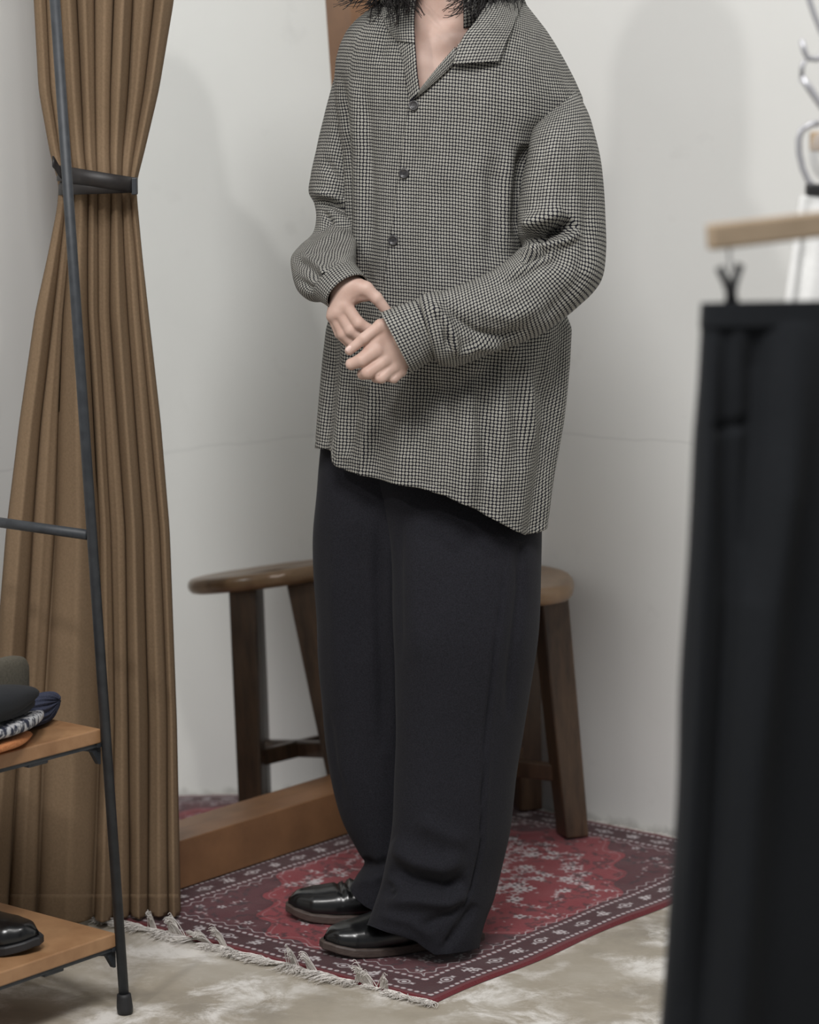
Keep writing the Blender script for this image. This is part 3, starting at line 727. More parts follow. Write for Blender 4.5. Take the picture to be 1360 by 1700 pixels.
def soft_pile(name, rows, mat, label, cat, group=None, nr=40, nc=72, rib=0.0, ribn=0, seed=0, power=2.6, noise=.0025):
    V, uv = pair_tube(rows, nr, nc, power)
    N0 = grid_normals(V, nr, nc, True)
    V = V+N0*(noise*snoise(V*60, seed))[:, None]
    if rib:
        th = np.arange(nc)/nc*2*np.pi; V = V+N0*(rib*np.sin(th*ribn)[None, :]*np.ones((nr, 1))).reshape(-1)[:, None]
    Fc = [list(f) for f in grid_faces(nr, nc, True)]
    c0, c1 = V[:nc].mean(0), V[-nc:].mean(0); k = len(V); V = np.concatenate([V, [c0, c1]])
    Fc += [[k, (j+1) % nc, j] for j in range(nc)]+[[k+1, (nr-1)*nc+j, (nr-1)*nc+(j+1) % nc] for j in range(nc)]
    o = mesh_obj(name, V, Fc, mat); tag(o, label, cat, group); return o
def shelf_items():
    # folded clothes heaped at the left of the upper shelf; rows run from outside the frame to the right-hand fold
    zs_ = SH_UP[2]+.0022
    fx, fy = [-200, 0, 45, 110], [1330, 1270, 1257, 1234]      # where the front of the heap meets the board
    def fold(xs, zb, zt, dep, back=0.0):
        rows = []
        for x, b, t, d in zip(xs, zb, zt, dep):
            Y = atZ(x, float(np.interp(x, fx, fy)), zs_)[1]+back+max(dep)
            pt = [atY(x, 900.0, Y), atY(x, 900.0, Y)]; pt[0][2] = zs_+t; pt[1][2] = zs_+b
            rows.append((x, proj(pt[0])[1], x, proj(pt[1])[1], Y, Y, d))
        return rows
    soft_pile('orange_sweater', fold([-170, -80, -20, 20, 40, 50], [.001, .001, .001, .001, .002, .006], [.017, .017, .017, .017, .015, .010], [.085, .085, .085, .075, .055, .03]), M['orange_knit'], 'orange knit sweater folded at the bottom of the shelf heap', 'sweater', seed=1, noise=.0008, power=3)
    soft_pile('marled_sweater', fold([-170, -80, -20, 25, 52, 66, 70], [.0195, .0195, .0195, .0195, .021, .024, .029], [.042, .042, .042, .042, .041, .038, .033], [.088, .088, .088, .082, .066, .04, .015], .002), M['marl'], 'navy and white marled knit folded above the orange sweater', 'sweater', seed=2, noise=.0008, power=3)
    soft_pile('navy_sweater', fold([30, 45, 60, 74, 86, 94, 97], [.002, .001, .001, .001, .004, .014, .026], [.046, .047, .047, .045, .041, .035, .030], [.03, .045, .05, .05, .042, .028, .01], .125), M['navy_knit'], 'navy ribbed knit rolled at the right of the shelf heap', 'sweater', rib=.0020, ribn=16, seed=3, noise=.0016)
    soft_pile('olive_bag', fold([-170, -60, 0, 25, 40, 47], [.001, .001, .001, .001, .004, .03], [.096, .098, .098, .096, .090, .078], [.030, .030, .030, .028, .022, .012], .235), M['olive'], 'grey olive canvas bag standing behind the folded knits', 'bag', seed=5, noise=.0010, power=3.4)
    root = thing('cloth_cap', 'black cloth cap with rounded brim on top of the folded knits', 'cap', tuple(atY(0, 1190, 4.0)))
    a = soft_pile('brim', fold([-170, -60, 0, 34, 54, 64], [.052, .050, .048, .053, .062, .069], [.112, .106, .098, .090, .083, .076], [.075, .075, .075, .062, .036, .010], -.006), M['black_cloth'], '', '', seed=6, noise=.0006)
    b = soft_pile('crown', fold([-170, -60, 0, 30, 46, 56], [.0445, .0445, .0445, .045, .047, .052], [.078, .078, .076, .072, .067, .061], [.078, .078, .078, .066, .044, .016], .004), M['black_cloth'], '', '', seed=7, noise=.0006)
    for q in (a, b): del q['label']; del q['category']
    adopt(root, a, b)
shelf_items()

# ================================================================== shoes
def shoe_geo(toe_cap=False, L=.262, vamp=0.0):
    """toe at origin pointing -x, heel at +L, sole on z=0"""
    s = np.array([0, .015, .04, .08, .12, .16, .20, .24, .275, L])/L
    half_o = 1.0*np.array([.004, .026, .040, .0475, .049, .043, .036, .035, .030, .006])   # outer (camera) side
    half_i = np.array([.004, .024, .038, .044, .042, .034, .032, .034, .030, .006])
    hgt = np.array([.020, .037, .046, .054, .067, .086, .096, .098, .098, .085])
    t = np.linspace(0, 1, 60); f = lambda a: crom(np.stack([np.interp(np.linspace(0, 1, 40), s, a)], 1), t)[:, 0]
    ho, hi, hz = f(half_o), f(half_i), f(hgt); X = t*L
    n = 40; V = []
    for x, a, b, h in zip(X, ho, hi, hz):
        th = np.linspace(0, np.pi, n); c, sn = np.cos(th), np.sin(th)
        w = np.where(c >= 0, b, a); e = 2/2.5
        y = np.sign(c)*np.abs(c)**e*w*(1+.05*np.sin(th)); z = .013+(h-.013)*np.abs(sn)**e
        cr = vamp*np.exp(-((x-.098-.012*c)/.004)**2)+vamp*.8*np.exp(-((x-.112-.008*c)/.004)**2)+vamp*.7*np.exp(-((x-.085-.010*c)/.0035)**2)
        k = 1-cr*sn
        V.append(np.stack([x+0*y, y, .013+(z-.013)*k], -1))
    V = np.concatenate(V); Fc = grid_faces(60, n, False)
    # sole: outline a little proud of the upper, with a welt and heel block
    out = np.concatenate([np.stack([X-.004*(1-t)+.003*t, -(ho+.0045)], -1), np.stack([X-.004*(1-t)+.003*t, hi+.0045], -1)[::-1]])
    m = len(out); S = []
    for z, gr in ((.0, .0), (.0015, .001), (.011, .001), (.0135, -.0005)):
        cx = out.mean(0); S.append(np.concatenate([cx+(out-cx)*(1+gr*12), np.full((m, 1), z)], 1))
    # toe spring
    S = np.concatenate(S); SF = [list(q) for q in grid_faces(4, m, True)]+[list(range(m))[::-1], list(range(3*m, 4*m))]
    for Q in (V, S): Q[:, 2] += .010*np.clip(1-Q[:, 0]/.07, 0, 1)**2
    return V, Fc, S, SF
def place_shoe(toe, heel_dir, z, parent=None, vamp=0.0, sole_mat='welt', mirror=False):
    V, Fc, S, SF = shoe_geo(vamp=vamp)
    d = np.array([heel_dir[0], heel_dir[1], 0.]); d /= np.linalg.norm(d); s = np.array([-d[1], d[0], 0])
    if mirror: s = -s; 
    R = lambda Q: np.array([toe[0], toe[1], z])+Q[:, :1]*d+Q[:, 1:2]*s+Q[:, 2:]*Zu
    up = mesh_obj('upper', R(V), Fc, M['leather'], solid=.0015); so = mesh_obj('sole', R(S), SF, M[sole_mat], smooth=False)
    return up, so

# shoe standing on the lower shelf
zs = SH_LO[2]+.0005
tq = atZ(64, 1578, zs)
r_ = thing('black_shoe', 'black leather shoe standing on the lower rack shelf', 'shoe', tuple(tq))
adopt(r_, *place_shoe(tq[:2], (-1, .22), zs, sole_mat='rubber'))

# ================================================================== the person
PHI = math.radians(38)
fwd = np.array([-math.sin(PHI), -math.cos(PHI), 0]); lft = np.array([math.cos(PHI), -math.sin(PHI), 0])
person = thing('person', 'person in dotted dark shirt, wide charcoal trousers and black shoes, hands clasped', 'person', (.03, 4.32, .0085))

# ---- shirt body
TOR = np.array([  # y, left x, right x, front/back depth ratio
    [-24, 668, 846, .92], [-10, 652, 858, .90], [4, 634, 869, .88], [18, 612, 880, .86], [34, 592, 893, .84], [52, 577, 907, .82], [75, 566, 922, .80], [100, 559, 936, .78], [130, 556, 951, .76], [165, 556, 966, .74],
    [192, 560, 962, .73], [218, 564, 928, .73], [250, 570, 908, .72], [300, 574, 893, .72], [400, 577, 884, .72], [470, 570, 900, .72], [510, 556, 934, .72], [545, 545, 949, .72], [600, 539, 946, .72], [650, 534, 941, .72],
    [700, 529, 935, .72], [750, 526, 926, .72], [800, 524, 917, .72], [850, 522, 910, .72], [900, 520, 903, .72]])
def smooth_interp(y, cy, cv):
    ys = np.linspace(cy[0], cy[-1], 700); v = np.interp(ys, cy, cv); k = np.exp(-np.linspace(-2, 2, 17)**2); k /= k.sum()
    v = np.convolve(np.pad(v, 8, 'edge'), k, 'valid'); return np.interp(y, ys, v)
TORSO_Y = 4.300
def torso_surface(th, y):
    xl = smooth_interp(y, TOR[:, 0], TOR[:, 1]); xr = smooth_interp(y, TOR[:, 0], TOR[:, 2]); q = smooth_interp(y, TOR[:, 0], TOR[:, 3])
    cx = (xl+xr)/2; w = (xr-xl)/2
    p = 2.3; s, c = np.sin(th), np.cos(th)
    l = np.sign(s)*np.abs(s)**(2/p); f = q*np.sign(c)*np.abs(c)**(2/p)
    X = l*lft[0]+f*fwd[0]; Yd = l*lft[1]+f*fwd[1]
    tt = np.linspace(0, 2*np.pi, 200); 
    Wn = 0
    for qq in (0,):
        S_, C_ = np.sin(tt), np.cos(tt); l_ = np.sign(S_)*np.abs(S_)**(2/p); f_ = np.sign(C_)*np.abs(C_)**(2/p)
    qs = np.linspace(.6, 1, 41); Ws = np.array([np.max(l_*lft[0]+k*f_*fwd[0]) for k in qs]); Wn = np.interp(q, qs, Ws)
    wdp = smooth_interp(y, [-24, 18, 52, 100, 160, 300, 500, 900], [92, 136, 164, 181, 187, 184, 188, 192])   # depth follows an even girth
    cxs = smooth_interp(y, [-24, 100, 200, 300, 400, 500, 900], [757, 747, 741, 733, 732, 735, 712])
    pf = X/Wn; side = np.where(pf > 0, xr-cxs, cxs-xl)
    px = cxs+wdp*pf+(side-wdp)*np.sign(pf)*np.abs(pf)**3.5      # only the flanks follow the outline's kinks
    Y = TORSO_Y+Yd/Wn*wdp/F_PX*4.3
    return px, Y
def hem_y(th):
    """height of the hem (picture rows) around the body"""
    px, Y = torso_surface(th, np.full_like(th, 800.0))
    fx = [524, 552, 553.5, 560, 575, 592, 640, 690, 740, 785, 830, 862, 885, 900, 912, 920]
    fy = [744, 749, 766, 774, 781, 787, 799, 809, 823, 842, 866, 882, 889, 886, 872, 868]
    bx = [524, 600, 700, 800, 920]; by = [744, 752, 790, 830, 868]
    yf = np.interp(px, fx, fy); yb = np.interp(px, bx, by)
    a, b = th[np.argmin(px)], th[np.argmax(px)]
    return np.where((th >= a) & (th <= b), yf, yb)
def build_torso():
    nc, nr = 420, 330
    th = np.linspace(-np.pi, np.pi, nc, endpoint=False)+.0001
    hy = hem_y(th)
    t = np.linspace(0, 1, nr)**1.12
    Yp = -24+t[:, None]*(hy[None, :]+24)
    TH = np.ones((nr, 1))*th[None, :]
    px, Y = torso_surface(TH, Yp)
    V = atY(px, Yp, Y)
    # shear of the drape folds: soft vertical pleats growing towards the hem
    G = V.reshape(-1, 3); Nn = grid_normals(G, nr, nc, True)
    low = np.clip((Yp-420)/420, 0, 1).ravel(); thf = TH.ravel(); yf = Yp.ravel()
    fold = .0050*np.sin(thf*11+.8*np.sin(yf/150))+.0035*np.sin(thf*19+1.5+yf/260)
    up = np.clip((yf-90)/200, 0, 1)*np.clip((900-yf)/300, 0, 1)
    G = G+Nn*(fold*low+.0018*np.sin(thf*15+yf/200)*up+.0016*snoise(G*22, 5))[:, None]
    # seg arclength uv (before creases)
    GG = G.reshape(nr, nc, 3)
    k0 = np.argmin(np.abs(th))
    seg = np.linalg.norm(np.diff(GG, axis=1, append=GG[:, :1]), axis=2); u = np.concatenate([np.zeros((nr, 1)), np.cumsum(seg, 1)[:, :-1]], 1); u = u-u[:, k0:k0+1]
    ref = u[int(nr*.55)][None, :]; mixw = np.clip((Yp-60)/260, 0, 1); u = u*(1-mixw)+ref*mixw
    v = np.concatenate([np.zeros((1, nc)), np.cumsum(np.linalg.norm(np.diff(GG, axis=0), axis=2), 0)], 0)
    v = v-v[int(nr*.3)][None, :]; 
    kk = np.ones(31)/31
    vb = np.stack([np.convolve(np.pad(v[r_], 15, 'wrap'), kk, 'valid') for r_ in range(nr)]); v = vb
    uv = np.stack([u, -v], -1).reshape(-1, 2)
    items = [
        ([(566, 120), (574, 220), (578, 330), (580, 470)], 7, .012), ([(590, 130), (597, 260), (598, 400), (596, 470)], 12, -.005),
        ([(610, 150), (616, 300), (618, 430)], 9, .004),
        ([(872, 240), (862, 330), (858, 400)], 12, .012), ([(842, 250), (838, 340), (836, 420)], 14, -.005), ([(815, 260), (822, 360), (812, 440)], 12, .004),
        ([(740, 300), (735, 400), (742, 470)], 16, .003),
        ([(735, 610), (700, 680), (680, 760)], 14, .005), ([(790, 612), (800, 700), (820, 800)], 15, .006), ([(845, 580), (855, 680), (868, 780)], 12, .0055),
        ([(868, 575), (880, 660), (890, 760)], 9, -.0035), ([(905, 560), (900, 640), (896, 760)], 10, .005), ([(600, 640), (588, 700), (578, 760)], 10, .006), ([(640, 640), (628, 720), (612, 780)], 12, .005),
        ([(560, 560), (552, 650), (545, 735)], 8, .005), ([(690, 640), (740, 650), (800, 620), (850, 580)], 14, .004), ([(880, 600), (920, 700), (905, 820)], 14, .004),
        ([(655, 30), (640, 60), (630, 110)], 9, .003), ([(905, 60), (930, 100), (948, 150)], 8, .003)]
    Nn = grid_normals(G, nr, nc, True); G = creases(G, Nn, items)
    # front edge of the placket: the right-hand front lies over the left-hand one
    Q = proj(G); pl = np.array([(683, 168), (672, 230), (660, 320), (648, 410), (632, 520), (612, 660), (597, 785)], float)
    xl = np.interp(Q[:, 1], pl[:, 1], pl[:, 0]); dx = Q[:, 0]-xl
    st = np.clip(dx/2.0+.5, 0, 1)*np.exp(-np.clip(dx, 0, None)/26)*np.clip((Q[:, 1]-165)/12, 0, 1)
    G = G+Nn*(st*.0038*np.clip(-Nn[:, 1]*2, 0, 1))[:, None]
    # hem stitch line
    hh = (hy[None, :]-Yp).ravel(); G = G-Nn*(.0010*np.exp(-((hh-12)/2.0)**2))[:, None]
    Fc = grid_faces(nr, nc, True)
    return G, Fc, uv, nr, nc
def in_poly(Q, poly):
    x, y = Q[:, 0], Q[:, 1]; ins = np.zeros(len(Q), bool); n = len(poly)
    for i in range(n):
        (x1, y1), (x2, y2) = poly[i], poly[(i+1) % n]
        c = ((y1 > y) != (y2 > y)) & (x < (x2-x1)*(y-y1)/(y2-y1+1e-12)+x1); ins ^= c
    return ins
TV, TF, TUV, tnr, tnc = build_torso()
TBVH = BVHTree.FromPolygons([tuple(v) for v in TV], [tuple(int(i) for i in f) for f in TF])
def on_shirt(x, y, lift=0.0, tree=None):
    d = ray(x, y); h = (tree or TBVH).ray_cast(Vector(CAM), Vector(d))
    if h[0] is None: return atY(x, y, TORSO_Y-.05), np.array([0, -1., 0])
    n = np.array(h[1]); n = n if n@d < 0 else -n
    return np.array(h[0])-d*lift, n
fc = TV[TF].mean(1); Qc = proj(fc)
vee = [(697, 151), (691, 110), (688, 60), (687, -60), (842, -60), (814, 0), (792, 35), (757, 80), (725, 118)]
cut = in_poly(Qc, vee) & (fc[:, 1] < TORSO_Y-.01)
shirt = mesh_obj('shirt', TV, TF[~cut], M['shirt'], uv=TUV, solid=.0016)
adopt(person, shirt)
bpy.context.view_layer.update()
shirt_parts = []

# ---- sleeves
def sleeve(rows, nr, nc, items, noise, seed, axes=None):
    V, uv = pair_tube(rows, nr, nc, 2.25, axes)
    N0 = grid_normals(V, nr, nc, True)
    V = V+N0*(noise*snoise(V*24, seed)+noise*.5*snoise(V*55, seed+1))[:, None]
    N0 = grid_normals(V, nr, nc, True); V = creases(V, N0, items)
    return V, uv
LS = [  # person's left arm (image right): outer edge, inner edge, depth of each edge, half thickness
    (945, 140, 908, 172, 4.25, 4.245, .010), (964, 165, 897, 196, 4.235, 4.215, .034), (980, 198, 886, 218, 4.22, 4.185, .056), (991, 245, 878, 252, 4.205, 4.165, .072), (999, 305, 867, 308, 4.20, 4.155, .075), (1003, 360, 861, 355, 4.19, 4.15, .076),
    (1005, 415, 862, 386, 4.18, 4.145, .075), (1001, 458, 866, 401, 4.165, 4.14, .074), (980, 490, 868, 409, 4.15, 4.13, .072), (945, 520, 862, 414, 4.135, 4.125, .068), (905, 548, 848, 428, 4.12, 4.115, .064), (862, 568, 828, 445, 4.105, 4.105, .060),
    (818, 583, 796, 462, 4.095, 4.095, .056), (780, 598, 762, 475, 4.085, 4.085, .052), (756, 605, 736, 484, 4.075, 4.075, .050), (737, 606, 713, 487, 4.068, 4.068, .049), (727, 601, 700, 493, 4.066, 4.066, .045), (723, 593, 697, 500, 4.068, 4.068, .038)]
ls_items = [
    ([(862, 410), (885, 398), (908, 388), (936, 380), (955, 368)], 10, .038), ([(866, 424), (900, 412), (935, 402), (962, 384)], 7, -.012), ([(868, 376), (900, 364), (935, 350)], 11, -.012), ([(866, 440), (890, 428), (915, 420)], 5, .008),
    ([(962, 250), (975, 340), (972, 420), (955, 470)], 10, .004), ([(940, 200), (945, 290), (940, 360)], 12, .002), ([(905, 230), (898, 300), (892, 360)], 10, .003),
    ([(715, 505), (735, 530), (752, 560), (757, 592)], 7, -.008), ([(735, 500), (760, 530), (790, 552), (830, 560), (880, 545)], 9, .009), ([(725, 515), (740, 545), (745, 580)], 6, .007),
    ([(770, 500), (805, 520), (850, 525), (900, 505)], 12, -.005), ([(760, 590), (790, 575), (835, 572)], 7, -.006), ([(800, 480), (850, 470), (900, 440), (945, 430)], 11, .005), ([(845, 458), (890, 436), (930, 412)], 8, -.004),
    ([(900, 530), (940, 490), (975, 455)], 12, .004)]
V, uv = sleeve(LS, 220, 180, ls_items, .0022, 21)
Q = proj(V)
o = mesh_obj('sleeve', V, grid_faces(220, 180, True), M['shirt'], uv=uv, solid=.0016); shirt_parts.append(o)
RS = [  # person's right arm (image left)
    (572, 100, 640, 104, 4.40, 4.38, .030), (554, 132, 628, 142, 4.41, 4.385, .044), (541, 180, 616, 190, 4.415, 4.39, .052), (528, 240, 606, 248, 4.415, 4.39, .055), (517, 290, 600, 300, 4.41, 4.38, .055), (513, 318, 598, 326, 4.405, 4.375, .053),
    (522, 338, 596, 346, 4.395, 4.36, .046), (525, 362, 594, 366, 4.38, 4.34, .044), (519, 388, 593, 384, 4.35, 4.31, .046), (498, 408, 592, 396, 4.31, 4.27, .048), (483, 428, 591, 406, 4.27, 4.23, .048), (485, 455, 590, 416, 4.23, 4.19, .046),
    (495, 482, 590, 424, 4.19, 4.16, .043), (510, 496, 588, 430, 4.165, 4.145, .040), (523, 497, 588, 436, 4.145, 4.135, .037), (528, 498, 590, 440, 4.135, 4.13, .035)]
RS_AX = [(0, -1, .1)]*10+[(-.05, -1, .15), (-.12, -.96, .2), (-.22, -.9, .28), (-.32, -.8, .36), (-.40, -.72, .42), (-.42, -.70, .42)]
rs_items = [
    ([(524, 336), (548, 338), (580, 350), (596, 356)], 6, .012), ([(520, 318), (550, 324), (590, 342)], 7, -.006), ([(536, 262), (555, 290), (580, 325)], 8, .006), ([(560, 200), (566, 260), (580, 310)], 8, .004),
    ([(522, 402), (545, 396), (575, 388)], 6, -.008), ([(508, 418), (535, 410), (560, 402)], 6, .012), ([(486, 428), (510, 440), (535, 470)], 7, .007), ([(500, 425), (530, 440), (548, 470)], 6, -.006), ([(535, 360), (560, 372), (590, 380)], 7, .005), ([(540, 415), (560, 430), (585, 440)], 6, .005), ([(530, 345), (545, 365), (530, 390)], 6, .005),
    ([(490, 460), (515, 478), (540, 480)], 6, .005)]
V, uv = sleeve(RS, 190, 160, rs_items, .0020, 31, RS_AX)
o = mesh_obj('sleeve', V, grid_faces(190, 160, True), M['shirt'], uv=uv, solid=.0016); shirt_parts.append(o)
# ---- cuffs
LC = [(725, 593, 696, 499, 4.072, 4.072, .036), (722, 592, 689, 501, 4.068, 4.068, .040), (709, 600, 668, 508, 4.062, 4.062, .040), (695, 609, 649, 515, 4.058, 4.058, .039), (682, 616, 633, 521, 4.055, 4.055, .038)]
V, uv = pair_tube(LC, 40, 100, 2.1); o = mesh_obj('cuff', V, grid_faces(40, 100, True), M['shirt'], uv=uv, solid=.0024); shirt_parts.append(o)
RC = [(524, 497, 588, 437, 4.140, 4.140, .036), (528, 499, 592, 441, 4.130, 4.130, .0395), (536, 503, 598, 449, 4.115, 4.115, .037), (546, 510, 606, 458, 4.098, 4.098, .034)]
V, uv = pair_tube(RC, 30, 90, 2.0, [(-.42, -.70, .42)]*4); o = mesh_obj('cuff', V, grid_faces(30, 90, True), M['shirt'], uv=uv, solid=.0024); shirt_parts.append(o)

# ---- collar and lapels
def patch(inner, outer, nu, nv, lift0, lift1, curve=.0):
    t = np.linspace(0, 1, nu); I = crom(inner, t); O = crom(outer, t); V = []; k = np.linspace(0, 1, nv)
    D = np.zeros((nu, nv)); PX = np.zeros((nu, nv, 2)); ok = np.zeros((nu, nv), bool)
    for a in range(nu):
        for b in range(nv):
            p = I[a]*(1-k[b])+O[a]*k[b]; PX[a, b] = p; hit, n = on_shirt(p[0], max(p[1], -18)); D[a, b] = hit[1]
    for _ in range(6):
        Pd = np.pad(D, 1, 'edge'); D = (Pd[:-2, 1:-1]+Pd[2:, 1:-1]+Pd[1:-1, :-2]+Pd[1:-1, 2:]+4*D)/8
    for a in range(nu):
        for b in range(nv):
            lf = lift0+(lift1-lift0)*k[b]+curve*math.sin(math.pi*k[b])
            V.append(atY(PX[a, b, 0], PX[a, b, 1], D[a, b]-lf))
    V = np.array(V); G = V.reshape(nu, nv, 3)
    u = np.concatenate([np.zeros((nu, 1)), np.cumsum(np.linalg.norm(np.diff(G, axis=1), axis=2), 1)], 1)
    v = np.concatenate([np.zeros((1, nv)), np.cumsum(np.linalg.norm(np.diff(G, axis=0), axis=2), 0)], 0)
    return V, grid_faces(nu, nv, False), np.stack([u, v], -1).reshape(-1, 2)
for nm, inn, out, l0, l1 in (
    ('lapel', [(696, 152), (712, 131), (731, 107), (748, 87), (756, 78)], [(680, 169), (702, 153), (727, 131), (750, 109), (758, 100)], .010, .006),
    ('lapel', [(697, 152), (693, 122), (691, 96), (689, 70), (689, 60)], [(682, 167), (674, 130), (668, 95), (662, 69), (660, 60)], .010, .005),
    ('collar', [(752, 107), (768, 64), (790, 35), (812, 0), (826, -26), (836, -44)], [(829, 102), (842, 68), (855, 36), (867, 2), (872, -26), (872, -44)], .014, .010),
    ('collar', [(689, 72), (688, 45), (689, 18), (692, -10), (698, -36)], [(660, 68), (642, 44), (633, 20), (632, -10), (640, -36)], .012, .007)):
    V, Fc, uv = patch(inn, out, 50, 26, l0, l1, .004 if nm == 'collar' else .002)
    shirt_parts.append(mesh_obj(nm, V, Fc, M['shirt'], uv=uv, solid=.003, off=0))
# collar round the back of the neck
nk = np.array([.083, 4.305, 1.0]); th = np.linspace(math.radians(35), math.radians(325), 60); rows = []
for zz, rr in ((1.515, .078), (1.548, .074), (1.562, .078), (1.535, .092), (1.505, .104)):
    l = rr*np.sin(th); f = rr*.9*np.cos(th); rows.append(np.stack([nk[0]+l*lft[0]+f*fwd[0], nk[1]+l*lft[1]+f*fwd[1], zz-.035*np.clip(np.cos(th), 0, 1)], -1))
V = np.stack(rows); u = np.linspace(0, .4, 60)[None, :]*np.ones((5, 1)); v = np.linspace(0, .12, 5)[:, None]*np.ones((1, 60))
shirt_parts.append(mesh_obj('collar_stand', V.reshape(-1, 3), grid_faces(5, 60, False), M['shirt'], uv=np.stack([u, v], -1).reshape(-1, 2), solid=.003))
# ---- buttons
for (bx, by) in ((687, 175), (671, 288), (653, 399)):
    p, n = on_shirt(bx, by, .003); n = n*.6+np.array([0, -1, .1])*.4; n /= np.linalg.norm(n)
    e1 = np.cross(n, Zu); e1 /= np.linalg.norm(e1); e2 = np.cross(e1, n)
    prof = [(0, .0006), (.0030, .0006), (.0044, .0008), (.0054, .0020), (.0070, .0023), (.0080, .0016), (.0082, .0006), (.0070, 0), (0, 0)]
    a = np.linspace(0, 2*np.pi, 28, endpoint=False)
    V = np.concatenate([p+r*(np.cos(a)[:, None]*e1+np.sin(a)[:, None]*e2)+n*h for r, h in prof])
    Fc = [list(f) for f in grid_faces(len(prof), 28, True)]
    parts = [(V, Fc)]
    for hx, hy in ((-1, -1), (1, -1), (1, 1), (-1, 1)):   # thread over the four holes
        q = p+n*.0014+(e1*hx+e2*hy)*.0011; parts.append(tube([q-n*.0004, q+n*.0005], .0006, 6))
    V, Fc = join(parts); shirt_parts.append(mesh_obj('button', V, Fc, M['button']))
adopt(shirt, *shirt_parts)

# ---- trousers: two wide legs joined at the seat
NL = [  # near leg: left x, right x, y left, y right, depth
    (610, 720, 895, 720, 4.32, 4.30, .085), (618, 790, 898, 790, 4.31, 4.29, .085), (634, 840, 900, 840, 4.295, 4.285, .092), (646, 890, 900, 890, 4.28, 4.28, .10), (651, 950, 898, 950, 4.265, 4.275, .105), (652, 1050, 894, 1050, 4.25, 4.27, .11),
    (655, 1130, 882, 1130, 4.25, 4.27, .105), (656, 1200, 871, 1200, 4.25, 4.27, .10), (656, 1260, 862, 1262, 4.25, 4.27, .10), (654, 1320, 855, 1325, 4.245, 4.27, .10), (650, 1380, 847, 1385, 4.245, 4.27, .10), (643, 1425, 835, 1440, 4.24, 4.27, .098),
    (634, 1470, 822, 1490, 4.225, 4.255, .090), (622, 1505, 808, 1525, 4.21, 4.235, .080), (613, 1532, 800, 1556, 4.20, 4.22, .070), (611, 1542, 797, 1580, 4.20, 4.215, .066)]
FL = [  # far leg
    (535, 720, 760, 720, 4.38, 4.36, .09), (526, 800, 755, 800, 4.38, 4.36, .10), (521, 870, 735, 870, 4.385, 4.36, .11), (521, 950, 725, 950, 4.385, 4.365, .11), (525, 1020, 722, 1020, 4.385, 4.37, .105), (529, 1090, 720, 1090, 4.385, 4.375, .10), (535, 1170, 718, 1170, 4.385, 4.38, .095),
    (541, 1240, 716, 1240, 4.385, 4.385, .09), (552, 1300, 714, 1300, 4.385, 4.39, .088), (568, 1360, 712, 1360, 4.385, 4.395, .086), (592, 1408, 712, 1410, 4.38, 4.40, .084), (604, 1432, 712, 1440, 4.37, 4.40, .082), (590, 1456, 712, 1480, 4.36, 4.40, .080), (580, 1470, 712, 1520, 4.355, 4.40, .078)]
def leg_mesh(rows, nr, nc, items, hem, seed):
    V, uv = pair_tube(rows, nr, nc, 2.2)
    t = np.repeat(np.linspace(0, 1, nr), nc)
    N0 = grid_normals(V, nr, nc, True)
    V = V+N0*(.0030*snoise(V*13, seed)+.0012*snoise(V*34, seed+3))[:, None]
    N0 = grid_normals(V, nr, nc, True); V = creases(V, N0, items)
    return V
near_items = [
    ([(842, 900), (832, 1000), (818, 1110), (806, 1230), (801, 1330), (799, 1400), (785, 1470), (760, 1530), (735, 1578)], 1.8, .0050),
    ([(848, 900), (838, 1000), (824, 1110), (812, 1230), (807, 1330), (806, 1400), (792, 1474)], 4, -.0022),
    ([(862, 900), (864, 980), (850, 1100), (842, 1200)], 8, .007), ([(700, 860), (690, 960), (694, 1100)], 18, -.004), ([(665, 850), (662, 950), (664, 1100)], 8, .004),
    ([(648, 1400), (690, 1430), (735, 1440), (770, 1420)], 16, -.012), ([(650, 1440), (690, 1462), (740, 1472), (775, 1460)], 12, .014), ([(640, 1500), (690, 1495), (745, 1500), (775, 1480)], 13, -.012),
    ([(660, 1490), (640, 1480), (650, 1465)], 9, .006), ([(700, 1540), (740, 1520), (770, 1500)], 9, .006), ([(735, 1578), (765, 1540), (790, 1500)], 8, .008), ([(690, 1360), (740, 1385), (780, 1400)], 16, -.006), ([(625, 1520), (680, 1530), (720, 1560)], 10, -.004)]
far_items = [([(560, 860), (556, 960), (560, 1080), (566, 1180)], 14, -.004), ([(545, 1180), (556, 1270), (575, 1340)], 6, .003), ([(590, 870), (600, 980), (598, 1100)], 16, .004), ([(632, 850), (628, 960), (634, 1100), (636, 1250)], 10, .008),
    ([(600, 1430), (625, 1440), (650, 1430)], 9, .007), ([(590, 1462), (615, 1462), (640, 1450)], 8, -.004)]
nrN, ncN = 260, 150
Vn = leg_mesh(NL, nrN, ncN, near_items, None, 41); Vf = leg_mesh(FL, nrN, ncN, far_items, None, 45)
def front_hem(V, pts):
    """the hem dips behind the shoe and rides up over the instep"""
    G = V.reshape(nrN, ncN, 3)
    th = np.arange(ncN)/ncN*2*np.pi
    s = np.sin(th)                                     # +1 towards the viewer
    w = np.clip((np.linspace(0, 1, nrN)-.86)/.14, 0, 1)[:, None]**1.4
    fx = proj(G[-1])[:, 0]; yy = proj(G[-1])[:, 1]
    tgt = np.interp(fx, [p[0] for p in pts], [p[1] for p in pts])
    dz = (yy-tgt)/F_PX*4.25*np.clip(s*3+.9, 0, 1)
    G = G+np.array([0, 0, 1.])*(w*dz[None, :])[..., None]
    G[..., 2] = np.maximum(G[..., 2], .012)
    return G.reshape(-1, 3)
